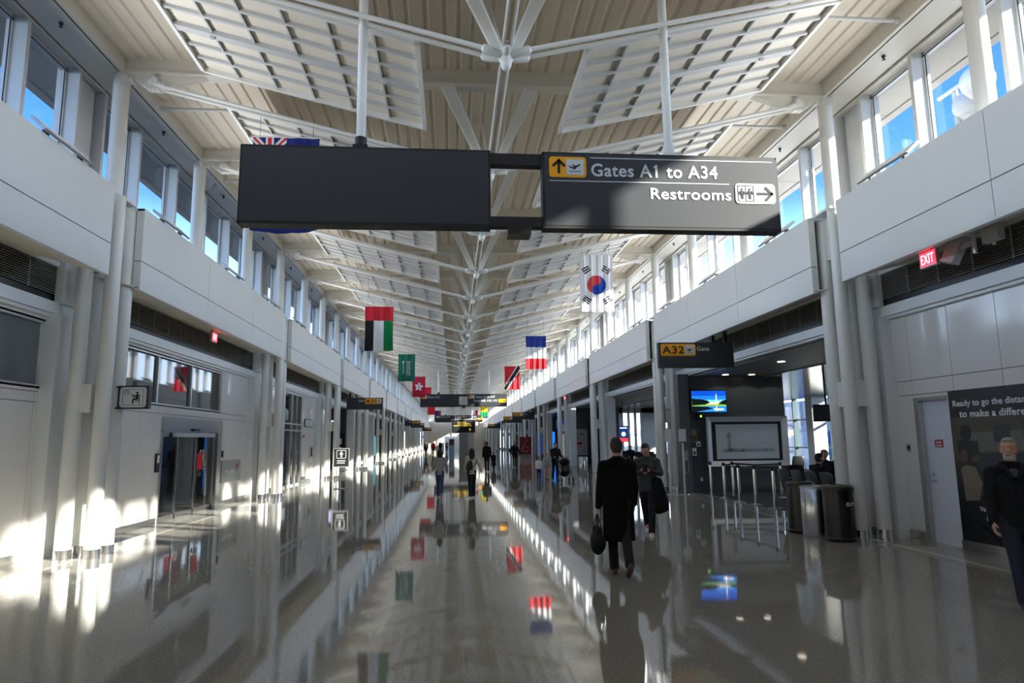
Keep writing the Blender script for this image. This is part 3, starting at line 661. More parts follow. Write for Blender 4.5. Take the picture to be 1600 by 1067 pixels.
def direction_sign(Y, label, kind):
    t = thing('direction_sign', label, 'sign', (0, Y, 0), 0, 'black overhead direction signs')
    z0, z1 = 4.17, 5.08; L0, L1, R0, R1 = -3.05, -.21, .43, 3.31
    for a, c in ((L0, L1), (R0, R1)):
        b = MB(); b.box(a, c, .02, .17, z0, z1); b.box(a-.012, c+.012, .005, .185, z0-.02, z0+.015); b.box(a-.012, c+.012, .005, .185, z1-.015, z1+.012); b.box(a-.012, a+.01, .005, .185, z0, z1); b.box(c-.01, c+.012, .005, .185, z0, z1)
        pn = obj('sign_case', b, M_signb, t, False)
        b = MB(); b.box(a+.012, c-.012, .0, .02, z0+.015, z1-.015); obj('sign_face', b, M_sign, pn, False)
    for e_, f_ in ((4.93, z1-.01), (z0, 4.29)): b = MB(); b.box(L1, R0, .03, .16, e_, f_); obj('link_bar', b, M_signb, t, False)
    b = MB(); b.box(-.0, .27, -.03, .2, 4.06, 4.15); b.box(.08, .19, .05, .12, 4.14, 4.2); b.tube((.13, -.03, 4.1), (.13, -.034, 4.1), .012, n=10); obj('sensor_box', b, M_rubber, t, False)
    for x in (-1.72, 2.0):
        b = MB(); b.tube((x, .095, 5.10), (x, .095, 8.1), .055, n=18); hg = obj('hanger', b, M_white, t)
        b = MB(); b.box(x-.085, x+.085, .03, .16, 5.085, 5.14); b.tube((x, .095, 5.13), (x, .095, 5.24), .07, n=18); obj('hanger_foot', b, M_white if x > 0 else M_signb, hg)
    y = 0.0
    b = MB()
    if kind == 'near':
        gate_badge(t, .50, .945, 4.775, 5.03, y)
        b.box(1.0, 3.26, y-.003, y, 5.022, 5.032); b.box(.50, 2.70, y-.003, y, 4.728, 4.738)
        thick_line(b, (1.772, 4.918), (1.806, 4.95), .018, y-.003)
        obj('rule_lines', b, M_lettering, t, False)
        for tx in (fit_text('Gates A1 to A34', 1.005, 2.56, 4.80, .155, y-.003, .012), fit_text('Restrooms', 1.72, 2.715, 4.53, .135, y-.003, .011)): obj('lettering', tx, M_lettering, t, False)
        b = MB(); b.prism(rrect(2.77, 3.27, 4.49, 4.745, .045), 'y', y-.008, y); wf = obj('white_field', b, M_lettering, t, False)
        b = MB(); Mg = y-.009
        for a, c, e, f in ((2.80, 3.0, 4.52, 4.526), (2.80, 3.0, 4.712, 4.718), (2.80, 2.806, 4.52, 4.718), (2.994, 3.0, 4.52, 4.718), (2.898, 2.902, 4.52, 4.718)): b.box(a, c, Mg-.003, Mg, e, f)
        pictogram(b, 2.852, 4.617, .145, Mg, 0, True); pictogram(b, 2.948, 4.617, .145, Mg, 0); arrow(b, 3.135, 4.617, .21, 0, Mg, 0, .15)
        obj('grey_symbol', b, M_navy, wf, False)
    else:
        gate_badge(t, L0+.06, L0+.50, 4.76, 5.02, y, ang=PI); gate_badge(t, .50, .94, 4.76, 5.02, y)
        lt = ('Gate A31', 'Gates A1 to A27', 'Gates A28, A30, A32') if kind == 'mid' else ('Gates A25, A27', 'Gates A1 to A23', 'Gates A22, A24')
        for tx in (fit_text(lt[0], L0+.56, L0+.56+(.85 if kind == 'mid' else 1.4), 4.81, .15, y-.003, .012), fit_text(lt[1], 1.0, 2.45, 4.81, .15, y-.003, .012), fit_text(lt[2], .85, 2.62, 4.53, .15, y-.003, .012)): obj('lettering', tx, M_lettering, t, False)
        b = MB(); b.prism(rrect(2.70, 3.25, 4.46, 4.72, .04), 'y', y-.008, y); obj('orange_field', b, M_orange, t, False)
        b = MB(); arrow(b, 3.1, 4.59, .2, 0, y-.009, 0); obj('black_symbol', b, M_ink, t, False)
        b = MB()
        for i in range(6): b.box(L1, R0, .05, .10, 4.32+.1*i, 4.37+.1*i)
        obj('grille', b, M_alu, t, False)
    return t
direction_sign(7.45, 'large overhead sign nearest the camera reading Gates A1 to A34 and Restrooms', 'near')
direction_sign(49.45, 'overhead direction sign naming Gate A31, hung farther down the hall', 'mid')
direction_sign(91.45, 'small distant overhead direction sign behind the black flight board', 'far')
def gate_sign(sd, Y, code, label):
    t = thing('gate_sign', label, 'sign', (0, Y, 0), 0, 'hanging gate number signs')
    a, c = (4.5, 6.45) if sd > 0 else (-6.45, -4.5)
    b = MB(); b.box(a, c, 0, .14, 3.44, 4.08); obj('sign_case', b, M_sign, t, False)
    for x in (5.95, 6.28): b = MB(); b.box(sd*x-.04, sd*x+.04, .04, .1, 4.06, 4.42); obj('hanger', b, M_signb, t, False)
    if sd > 0: gate_badge(t, 4.56, 5.46, 3.74, 4.04, 0, code); tx = (5.50, 5.82)
    else: gate_badge(t, -5.46, -4.56, 3.74, 4.04, 0, code); tx = (-5.83, -5.51)
    obj('lettering', fit_text('Gate', tx[0], tx[1], 3.87, .11, -.002, .008), M_lettering, t, False)
gate_sign(1, 16.2, 'A32', 'black and orange hanging sign reading A32 Gate above the stanchions')
gate_sign(-1, 37.2, 'A31', 'black and orange hanging sign reading Gate A31 beyond the solid wall')
gate_sign(1, 58.2, 'A26', 'orange gate sign reading A26, on the A32 side, hung before sign A24')
gate_sign(1, 68.7, 'A24', 'orange gate sign reading A24, on the A32 side, just behind sign A26')
gate_sign(-1, 79.2, 'A27', 'orange gate sign reading A27, far down beyond sign A31')
gate_sign(-1, 89.7, 'A25', 'small orange gate sign reading A25, just behind sign A27')
gate_sign(1, 100.2, 'A22', 'tiny orange gate sign reading A22, far beyond sign A24')
gate_sign(-1, 121.2, 'A21', 'tiny orange gate sign reading A21, farthest along the sliding-door side')
# flight board in mid hall
t = thing('flight_board', 'black electronic flight board hung over the middle of the hall', 'screen', (0.34, 64, 0))
b = MB(); b.box(-1.14, 1.14, 0, .2, 2.37, 3.70); obj('case', b, M_alu, t, False)
b = MB(); b.box(-1.08, 1.08, -.01, 0, 2.43, 3.64); obj('screen', b, M_black, t, False)
b = MB()
for r_, (x0, w) in enumerate(((-.55, .9), (-.55, 1.3), (-.95, 1.9))): 
    for i in range(int(w/.16)): b.box(x0+i*.16, x0+i*.16+.11, -.014, -.01, 3.36-.16*r_, 3.45-.16*r_)
b.ell((.6, -.012, 2.72), (.09, .004, .12))
obj('lit_text', b, mat('amber display', (200, 170, 60), .5, emit=.25), t, False)
for x in (-.8, .8): b = MB(); b.tube((x, .1, 3.7), (x, .1, 8.1), .04, n=10); obj('hanger', b, M_white, t)

# ------------------------------------------------------------------ flags
def flag(X0, X1, zt, h, Y, nm_mats, fn, label, nx=24, nz=40, amp=.035, ph=0.0, sag=.0, nofold=2.6):
    t = thing('flag', label, 'flag', ((X0+X1)/2, Y, 0), 0, 'national flags hung from the roof trusses')
    w = X1-X0; b = MB(); vs = []; fs = []; mi = []
    for j in range(nz+1):
        v = j/nz
        for i in range(nx+1):
            u = i/nx; a = amp*(.35+.65*v)
            y = a*math.sin(2*PI*(u*nofold+ph)+.8*v)+.4*a*math.sin(2*PI*(u*nofold*2.3+ph*1.7))
            vs.append(((u-.5)*w*(1-.03*math.sin(PI*v)), y, zt-h*v-sag*v*(1-(2*u-1)**2)*.5+.006*math.sin(2*PI*u*3)*(1-v)))
    for j in range(nz):
        for i in range(nx):
            fs.append((j*(nx+1)+i, (j+1)*(nx+1)+i, (j+1)*(nx+1)+i+1, j*(nx+1)+i+1)); mi.append(fn((i+.5)/nx, (j+.5)/nz))
    b.v = vs; b.f = fs; b.m = mi; obj('cloth', b, nm_mats, t, True, 180)
    b = MB(); b.tube((-w/2-.02, 0, zt+.012), (w/2+.02, 0, zt+.012), .014, n=8); pl = obj('pole', b, M_white, t)
    b = MB()
    top = HUBZ+.25*abs((X0+X1)/2)
    for e in (-.4, .4): b.tube((e*w, 0, zt+.02), (e*w, 0, max(top, zt+.1)), .004, n=5)
    obj('cord', b, M_joint, pl)
    return t
def f_ensign(u, v):
    if u < .5 and v < .36:
        x = (u/.5-.5)*2; y = (v/.36-.5)*2
        if abs(x) < .14 or abs(y) < .14: return 1
        if abs(x) < .24 or abs(y) < .24: return 2
        d = min(abs(x-y), abs(x+y))
        return 1 if d < .11 else (2 if d < .30 else 0)
    return 0
flag(-4.0, -2.9, 6.81, 1.62, 10.95, [F_navy, F_red, F_white], f_ensign, 'navy blue flag with a union canton, hung behind the near overhead sign', 64, 90, .02, sag=.12)
flag(-3.48, -2.56, 6.02, 1.45, 21.45, [F_red, F_black, F_white, F_green], lambda u, v: 0 if v < .32 else (1 if u < .31 else 2 if u < .66 else 3), 'flag with a red band over black, white and green bars', 48, 50)
def f_saudi(u, v):
    if abs(u-.30) < .018 and .25 < v < .72: return 1
    if .26 < v < .34 and .24 < u < .36 and (v*40) % 2 < 1: return 1
    if .50 < u < .74 and .24 < v < .80:
        q = math.sin(v*95)+math.sin(u*60+v*30); return 1 if q > .55 else 0
    return 0
flag(-3.56, -2.65, 6.27, 1.45, 35.45, [F_teal, F_white], f_saudi, 'green flag with white script and a white sword', 60, 90, ph=.3)
def f_hk(u, v):
    x = (u-.5)*.95; y = (v-.5)*1.5; r = math.hypot(x, y); a = math.atan2(x, -y)
    for i in range(5):
        d = (a-2*PI*i/5+PI) % (2*PI)-PI
        px, py = r*math.sin(d), r*math.cos(d)
        if ((py-.17)/.145)**2+((px-.03)/.085)**2 < 1 and not (abs(px-.01) < .008 and py < .2): return 1
    return 0
flag(-3.44, -2.54, 6.07, 1.4, 45.95, [F_crim, F_white], f_hk, 'crimson flag with a white five-petalled flower', 60, 90, ph=.6)
def f_korea(u, v):
    x = (u-.5)*.97; y = (v-.53)*1.63; R = .275; r = math.hypot(x, y)
    if r < R:
        if math.hypot(x, y+R/2) < R/2: return 1
        if math.hypot(x, y-R/2) < R/2: return 2
        return 1 if x < 0 else 2
    for sx, sy, pat in ((-1, -1, (0, 0, 0)), (1, -1, (1, 0, 1)), (-1, 1, (0, 1, 0)), (1, 1, (1, 1, 1))):
        cx, cyy = sx*.29, sy*.43
        n = Vector((sx*.55, sy*.83)).normalized(); tt = Vector((-n.y, n.x)); d = Vector((x-cx, y-cyy)); p, q = d.dot(n), d.dot(tt)
        for i in range(3):
            if abs(p-(i-1)*.062) < .020 and abs(q) < .12 and not (pat[i] and abs(q) < .014): return 3
    return 0
flag(2.88, 3.85, 6.83, 1.63, 17.95, [F_white, F_kred, F_kblue, F_black], f_korea, 'white flag with a red and blue roundel and black bars', 100, 160, .03, ph=.2, nofold=4.2)
flag(2.49, 3.39, 6.16, 1.45, 28.45, [F_blue, F_white, F_red], lambda u, v: 0 if v < .35 else 1 if v < .68 else 2, 'flag banded blue over white over red', 40, 50, ph=.4, nofold=3.5)
def f_tt(u, v):
    d = (u*.97+ (v-.02)*1.0-.98)/1.2*1.0; d = (u+v-1.0)
    return 1 if abs(d) < .13 else 2 if abs(d) < .19 else 0
flag(2.63, 3.62, 6.38, 1.5, 42.45, [F_red, F_black, F_white], f_tt, 'red flag with a black diagonal edged in white', 60, 80, ph=.1)
flag(-3.52, -2.6, 6.44, 1.45, 59.95, [F_red, F_red], lambda u, v: 0, 'plain orange-red flag half hidden behind the crimson flower flag', 16, 20, ph=.5)
flag(-3.74, -2.82, 6.3, 1.5, 80.95, [F_red], lambda u, v: 0, 'plain red flag showing below the middle overhead sign', 16, 20, ph=.2)
flag(-3.3, -2.35, 5.9, 1.5, 94.95, [F_navy, F_red], lambda u, v: 1 if u > .66 and v < .5 else 0, 'tiny far navy and red flag beyond the plain red flag', 16, 20, ph=.7)
flag(2.9, 3.85, 6.2, 1.5, 87.95, [F_yel, F_green], lambda u, v: 0 if v < .55 else 1, 'tiny far flag of yellow over green', 16, 20, ph=.3)
flag(2.2, 2.95, 6.1, 1.5, 98.45, [F_red, F_navy, F_white], lambda u, v: 0 if u > .5 else (1 if v > .5 else 2), 'tiny far flag of red with a navy corner beside the yellow one', 16, 20, ph=.1)
flag(4.0, 4.8, 6.3, 1.2, 105.45, [F_red, F_blue], lambda u, v: 0 if u < .5 else 1, 'tiny far flag split red and blue', 16, 20, ph=.9)

# ------------------------------------------------------------------ furnishings
# poster beside the white door: text over a dim room with people at screens
t = thing('poster', 'big dark wall poster reading Ready to go the distance, beside the white door', 'poster')
PM = [mat('poster '+n, c, .35) for n, c in (('ground', (32, 31, 29)), ('haze', (74, 70, 52)), ('light haze', (98, 97, 88)), ('dark', (20, 22, 26)), ('navy', (30, 38, 52)), ('skin', (88, 66, 54)), ('shirt', (118, 108, 92)), ('screen', (44, 52, 58)), ('type', (222, 222, 226)))]
px0, px1 = 5.4, 9.68
b = MB(); b.box(6.985, 7.0, px0, px1, .14, 2.36); obj('board', b, PM[0], t, False)
b = MB()     # u = distance along the wall from the poster's left edge, z up; drawn as thin printed layers
def pr(poly, mi, d): b.prism([(px1-u, z) for u, z in poly], 'x', 6.985-d, 6.984-d, mi)
pr([(.02, 1.95), (2.6, 2.0), (2.6, 1.35), (.02, 1.3)], 1, .0); pr([(.3, 1.72), (2.3, 1.78), (2.3, 1.5), (.3, 1.45)], 2, .001)
pr([(.5, 1.42), (2.6, 1.5), (2.6, .3), (.45, .3)], 4, .0012); pr([(.02, .75), (1.2, .9), (2.6, .5), (2.6, .16), (.02, .16)], 3, .0014)
def disc(cx, cz, rx, rz, mi, d): pr([(cx+rx*math.cos(2*PI*i/20), cz+rz*math.sin(2*PI*i/20)) for i in range(20)], mi, d)
for cx, cz in ((.95, 1.70), (1.45, 1.75)): pr([(cx-.15, cz-.12), (cx+.13, cz-.1), (cx+.15, cz+.14), (cx-.15, cz+.12)], 7, .002); pr([(cx-.02, cz-.22), (cx+.02, cz-.22), (cx+.02, cz-.1), (cx-.02, cz-.1)], 3, .002)
disc(.28, 1.72, .11, .13, 3, .0022); pr([(.1, 1.62), (.5, 1.6), (.5, 1.4), (.1, 1.4)], 3, .0022)
disc(.25, 1.42, .12, .15, 3, .0025); disc(.21, 1.38, .065, .1, 5, .0026)
pr([(.12, 1.2), (.22, 1.25), (.4, 1.22), (.5, 1.0), (.42, .75), (.15, .72)], 6, .0028); pr([(.6, 1.1), (.9, 1.38), (1.3, 1.38), (1.6, .6), (.5, .6)], 4, .0027)
disc(1.75, 1.66, .12, .15, 3, .0025); pr([(1.5, 1.5), (2.0, 1.55), (2.2, .9), (1.4, .9)], 3, .0027)
for i in range(9): pr([(.2+.05*i, .52-.03*i), (.215+.05*i, .53-.03*i), (.6+.05*i, .26-.03*i+.02), (.59+.05*i, .25-.03*i+.02)][::1], 7, .003)
obj('picture', b, PM, t, False)
MR = lambda u, z: Matrix.Translation((6.981, px1-u, z)) @ Matrix.Rotation(-PI/2, 4, 'Z')
L_ = [xform(fit_text('Ready to go the distance', .0, 1.45, 0, .090, 0, .003), MR(.09, 2.12)), xform(fit_text('to make a difference', .0, 1.42, 0, .10, 0, .010), MR(.20, 1.955)), xform(fit_text('Volunteer with', .0, .62, 0, .062, 0, .006), MR(.40, .60)), xform(fit_text('Peace', .0, .25, 0, .065, 0, .006), MR(.51, .47))]
obj('lettering', join(*L_), PM[8], t, False)
# exit signs
def exit_sign(sd, Y, label, x):
    t = thing('exit_sign', label, 'sign', (sd*x, Y, 0))
    b = MB(); b.box(-.03, .03, -.17, .17, 4.13, 4.36); b.box(-.04, .04, -.08, .08, 4.36, 4.46); obj('case', b, M_alu, t, False)
    b = MB(); b.box(-sd*.03, -sd*.034, -.155, .155, 4.145, 4.345); obj('red_lens', b, M_redglow, t, False)
    M = Matrix.Translation((-sd*.036, sd*.13, 4.175)) @ Matrix.Rotation(-sd*PI/2, 4, 'Z')
    obj('lettering', xform(fit_text('EXIT', .0, .26, 0, .14, 0, .006), M), mat('pale exit lettering', (255, 150, 155), .5, emit=1.2) if 'pale exit lettering' not in MATS else MATS['pale exit lettering'], t, False)
exit_sign(1, 8.88, 'red lit exit sign under the fascia near the white antenna boxes', 6.3)
exit_sign(-1, 16.5, 'small red exit sign above the sliding door', 6.42)
exit_sign(1, 41.0, 'far red exit sign under the fascia beyond gate A32', 6.3)
t = thing('antenna_box', 'white square antenna box hung under the fascia by the red exit sign', 'antenna', (6.42, 0, 0))
b = MB(); b.box(-.05, .05, 7.72, 7.99, 4.20, 4.48); obj('box', b, M_dome, t, False)
b = MB(); b.tube((0, 7.85, 4.2), (0, 7.85, 4.15), .02, n=10); b.tube((0, 7.85, 4.45), (.1, 7.85, 4.48), .02, n=10); obj('stub', b, M_dome, t)
t = thing('floodlight', 'tilted white floodlight on a pipe beside the white antenna box', 'light', (6.4, 0, 0))
b = xform(MB().box(-.06, .06, -.12, .12, -.2, .2), Matrix.Translation((0, 8.5, 4.27)) @ Matrix.Rotation(.35, 4, 'X') @ Matrix.Rotation(.3, 4, 'Y')); obj('head', b, M_dome, t, False)
b = MB(); b.tube((.0, 8.4, 4.25), (.0, 8.15, 4.28), .03, n=10); b.tube((0, 8.15, 4.12), (0, 8.15, 4.44), .03, n=12); b.box(-.03, .03, 8.2, 8.32, 4.24, 4.30); obj('bracket', b, M_alu, t)
# wall fittings on the right
t = thing('intercom', 'small grey call plate on the wall between columns and white door', 'plate', (7.0, 0, 0))
b = MB(); b.box(-.012, 0, 10.66, 10.75, 1.42, 1.55); obj('plate', b, M_steel, t, False)
b = MB(); b.box(-.02, -.012, 10.68, 10.73, 1.46, 1.52); obj('button', b, M_rubber, t, False)
# trash station
def bin_black(x, y, label, mark):
    t = thing('recycling_bin', label, 'bin', (x, y, 0))
    b = MB(); b.lathe((0, 0, 0), [(.235, 0), (.245, .02), (.245, .05), (.235, .06), (.235, .78), (.245, .785), (.245, .81)], 36); obj('body', b, mat('glossy black bin', (12, 12, 13), .25) if 'glossy black bin' not in MATS else MATS['glossy black bin'], t)
    b = MB(); b.lathe((0, 0, 0), [(.252, .81), (.252, .86), (.22, .89), (.11, .90), (.11, .885)], 36); obj('lid', b, M_rubber, t)
    if mark:
        b = MB()
        for i in range(3):
            a = PI/2+2*PI*i/3; r = .035; A = [(r*math.cos(a+f), r*math.sin(a+f)) for f in (-.75, .75)]
            thick_line(b, A[0], A[1], .014, 0); d = Vector((A[1][0]-A[0][0], A[1][1]-A[0][1])).normalized(); thick_line(b, A[1], (A[1][0]-d.x*.02-d.y*.018, A[1][1]-d.y*.02+d.x*.018), .010, 0)
        b = join(b, fit_text('RECYCLE', .055, .16, .0, .022, 0, .001), fit_text('ONLY', .055, .11, -.03, .018, 0, .001))
        o_ = MB(); 
        for v in b.v: an = v[0]/.24+.1; o_.v.append((math.sin(an)*(.238-v[1]), -math.cos(an)*(.238-v[1]), v[2]+.60))
        o_.f = b.f; o_.m = b.m; obj('recycling_mark', o_, M_paper, t, False)
    return t
bin_black(5.72, 10.78, 'black cylindrical bin with a white recycling mark beside the columns', True)
bin_black(5.62, 11.82, 'plain black cylindrical bin behind the stainless bin', False)
def bin_steel(x, y, label):
    t = thing('waste_bin', label, 'bin', (x, y, 0))
    b = MB(); b.lathe((0, 0, 0), [(.21, 0), (.22, .02), (.22, .80), (.215, .81)], 36); obj('body', b, M_steel, t)
    b = MB(); b.lathe((0, 0, 0), [(.225, .81), (.225, .835), (.19, .85), (.1, .85), (.1, .83)], 36); obj('rim', b, M_alu, t)
bin_steel(5.60, 11.32, 'brushed stainless waste bin between the two black bins')
bin_steel(5.65, 32.5, 'stainless waste bin by the columns far down the hall')
# gate A32: stanchions with belts
def stanchion():
    t = thing('stanchion', 'x', 'stanchion')
    b = MB(); b.lathe((0, 0, 0), [(.17, 0), (.17, .012), (.06, .03), (.034, .04)], 28); obj('base', b, M_chrome, t)
    b = MB(); b.tube((0, 0, .03), (0, 0, .9), .034, n=16); obj('post', b, M_chrome, t)
    b = MB(); b.tube((0, 0, .88), (0, 0, .98), .042, n=16); obj('belt_head', b, M_rubber, t)
    return t
SP = [(7.0, 19.6), (7.02, 18.66), (6.9, 17.4), (6.97, 16.6), (7.0, 15.65), (8.52, 18.3), (7.55, 19.3)]
LB = ['farthest silver stanchion of the line before the framed drawing', 'second silver stanchion from the charcoal wall in the front line', 'middle silver stanchion of the front line', 'silver stanchion next to the nearest one in the front line', 'nearest silver stanchion of the front line', 'lone silver stanchion under the end of the framed drawing', 'silver stanchion behind the front line below the framed drawing']
st0 = stanchion()
for i, (x, y) in enumerate(SP):
    if i == 0: st0.location = (x, y, .006); st0['label'] = LB[0]; st0['group'] = 'silver queue stanchions'
    else: dup(st0, (x, y, .006), label=LB[i], group='silver queue stanchions')
for i, (p, q) in enumerate(((6, 1), (1, 2), (2, 3), (3, 4), (6, 5))):
    a, c = Vector(SP[p]+(.93,)), Vector(SP[q]+(.93,)); d = (c-a).normalized(); a += d*.045; c -= d*.045; n = Vector((-d.y, d.x, 0))*.002
    b = MB(); m_ = (a+c)/2-Vector((0, 0, .03)); ps = [a, m_, c]; vs = []
    for p_ in ps: vs += [p_+n+Vector((0, 0, .025)), p_-n+Vector((0, 0, .025)), p_-n-Vector((0, 0, .025)), p_+n-Vector((0, 0, .025))]
    b.add(vs, [(k*4+j, k*4+(j+1) % 4, k*4+4+(j+1) % 4, k*4+4+j) for k in range(2) for j in range(4)]+[(0, 1, 2, 3), (8, 9, 10, 11)])
    tag(obj('queue_belt', b, M_rubber, None, False), ['black belt stretched behind the front line of stanchions', 'black belt in the front line, nearest the charcoal wall', 'black belt in the middle of the front line', 'black belt at the near end of the front line', 'black belt running to the lone stanchion'][i], 'belt', 'black queue belts')
def sign_post(x, y, label):
    t = thing('sign_holder', label, 'sign', (x, y, .0))
    b = MB(); b.lathe((0, 0, 0), [(.16, 0), (.16, .015), (.05, .03)], 24); obj('base', b, M_chrome, t)
    b = MB(); b.tube((0, 0, .02), (0, 0, 1.55), .03, n=12); obj('post', b, M_fin, t)
    b = MB(); b.box(-.12, .12, -.01, .01, 1.58, 1.97); f = obj('holder', b, M_alu, t, False); b = MB(); b.box(-.11, .11, -.013, -.01, 1.59, 1.96); obj('paper', b, M_paper, f, False)
sign_post(5.95, 20.2, 'white paper sign on a post close to the white columns by gate A32'); sign_post(6.40, 20.2, 'white paper sign on a post close to the charcoal wall')
# screen on the charcoal wall, an evening view over water
t = thing('wall_screen', 'lit wall TV showing a blue evening view over water', 'TV', (0, 20.6, 0))
b = MB(); b.box(6.84, 8.02, -.09, 0, 2.47, 3.19); obj('case', b, M_rubber, t, False)
EM = [mat('screen '+n, c, .3, emit=.8) for n, c in (('night blue', (8, 60, 160)), ('blue', (20, 100, 200)), ('light blue', (90, 170, 225)), ('peach', (240, 190, 160)), ('trees', (8, 14, 12)), ('grass', (110, 150, 40)), ('water', (30, 110, 190)), ('white', (235, 230, 225)))]
b = MB(); W0, W1 = 6.87, 7.99
for z0, z1, mi in ((3.0, 3.16, 0), (2.88, 3.0, 1), (2.80, 2.88, 2), (2.74, 2.80, 3), (2.68, 2.74, 5), (2.5, 2.68, 6)): b.box(W0, W1, -.094, -.09, z0, z1, mi)
flat(b, [(W0, 2.70), (W0+.42, 2.73), (W0+.6, 2.78), (W0+.5, 2.86), (W0+.3, 2.90), (W0+.1, 2.91), (W0, 2.93)][::-1], -.094, 4, .002); flat(b, [(W1-.28, 2.74), (W1, 2.72), (W1, 2.88), (W1-.12, 2.85)], -.094, 4, .002)
flat(b, [(W0, 2.5), (W0+.15, 2.5), (W0+.7, 2.6), (W0+.5, 2.66), (W0, 2.68)], -.094, 4, .002)
flat(b, [(7.655, 2.76), (7.685, 2.76), (7.68, 3.05), (7.67, 3.07), (7.66, 3.05)], -.096, 7, .002); flat(b, [(7.655, 2.68), (7.685, 2.68), (7.68, 2.52), (7.66, 2.52)], -.096, 7, .002); flat(b, [(7.58, 2.55), (7.9, 2.55), (7.9, 2.60), (7.58, 2.60)], -.096, 7, .002)
obj('picture', b, EM, t, False)
t = thing('digital_clock', 'small black digital clock below the lit wall TV', 'clock', (0, 20.6, 0))
b = MB(); b.box(6.97, 7.22, -.05, 0, 2.30, 2.43); obj('case', b, M_rubber, t, False)
b = MB(); b.box(7.13, 7.15, -.054, -.05, 2.33, 2.40); b.box(7.17, 7.19, -.054, -.05, 2.33, 2.40); obj('digits', b, mat('green digit', (150, 220, 90), .5, emit=1), t, False)
# framed drawing
t = thing('framed_drawing', 'large silver framed line drawing of an airport tower on the charcoal wall', 'picture', (0, 20.6, 0))
FX0, FX1, FZ0, FZ1 = 7.32, 9.93, .80, 2.34
b = MB()
def bevel_frame(b, x0, x1, z0, z1, w, yf, yb, mi=0):
    O = [(x0, z0), (x1, z0), (x1, z1), (x0, z1)]; I = [(x0+w, z0+w), (x1-w, z0+w), (x1-w, z1-w), (x0+w, z1-w)]
    vs = [(p[0], 0, p[1]) for p in O]+[(p[0], yf, p[1]) for p in O]+[(p[0], yb, p[1]) for p in I]+[(p[0], 0, p[1]) for p in I]
    fs = []
    for i in range(4):
        j = (i+1) % 4; fs += [(i, j, 4+j, 4+i), (4+i, 4+j, 8+j, 8+i), (8+i, 8+j, 12+j, 12+i)]
    b.add(vs, fs, mi)
bevel_frame(b, FX0, FX1, FZ0, FZ1, .16, -.16, -.04); obj('frame', b, M_fin, t, False)
b = MB(); b.box(FX0+.15, FX1-.15, -.03, 0, FZ0+.15, FZ1-.15); obj('black_mat', b, M_black, t, False)
b = MB(); b.box(7.62, 9.66, -.034, -.03, 1.02, 2.10); sh = obj('paper_sheet', b, mat('drawing paper', (200, 202, 200), .5), t, False)
b = MB(); yy = -.034
for z in (1.25, 1.27, 1.30, 1.33): thick_line(b, (7.80, z), (9.52-.1*random.random(), z+.02*random.random()), .006, yy, 0, .002)
for x in (8.0, 8.05, 8.08): thick_line(b, (x, 1.24), (x, 1.82), .008, yy, 0, .002)
for i in range(12): thick_line(b, (7.99, 1.30+.04*i), (8.09, 1.32+.04*i), .005, yy, 0, .002)
for z, w in ((1.72, .22), (1.76, .16), (1.80, .10), (1.84, .06)): thick_line(b, (8.04-w/2, z), (8.04+w/2, z), .01, yy, 0, .002)
thick_line(b, (8.04, 1.82), (8.04, 1.92), .005, yy, 0, .002)
pts = [(8.58+.62*i/10, 1.45+.10*(i/10-.3)**2*2.2-.02) for i in range(11)]
for p, q in zip(pts, pts[1:]): thick_line(b, p, q, .007, yy, 0, .002)
for i in range(60):
    x = 7.82+1.6*random.random(); thick_line(b, (x, 1.24+.02*random.random()), (x+.05+.1*random.random(), 1.25+.12*random.random()), .004, yy, 0, .002)
obj('line_drawing', b, M_ink, sh, False)
b = MB(); b.box(7.35, 9.95, 20.585, 20.6, .01, .72); struct('trim_gate_glass', b, mat('dark green back-painted glass', (84, 92, 92), .12))
for (x0, x1, z0, z1, m, lab, cat, nm) in ((6.5, 6.62, 1.62, 1.86, M_paper, 'white paper notice high on the grey pillar edge', 'notice', 'paper_notice'), (6.84, 7.0, 1.55, 1.95, M_khaki, 'tan framed notice with a yellow band on the charcoal wall', 'notice', 'framed_notice'), (6.98, 7.12, 1.42, 1.58, M_paper, 'square white switch plate on the charcoal wall', 'plate', 'wall_plate'), (6.84, 6.97, 1.14, 1.38, M_paper, 'white wall phone plate with a dark handset', 'plate', 'phone_plate'), (6.86, 7.0, 1.0, 1.13, M_blue, 'small blue leaflet pocket below the wall phone', 'pocket', 'leaflet_pocket'), (6.55, 6.68, .62, 1.3, M_plaque, 'tall grey access panel on the grey pillar', 'panel', 'access_panel'), (7.06, 7.13, .36, .46, M_paper, 'white power outlet low on the charcoal wall', 'outlet', 'wall_outlet')):
    yb = 20.55 if x1 < 6.8 else 20.6
    t = thing(nm, lab, cat, (0, yb, 0)); b = MB(); b.box(x0, x1, -.015, 0, z0, z1); pt = obj('plate' if nm != 'leaflet_pocket' else 'pocket', b, m, t, False)
    b = MB(); b.box(x0+.03, x1-.03, -.018, -.015, z0+.03, z0+(z1-z0)*.55); obj('mark', b, M_joint, t, False)
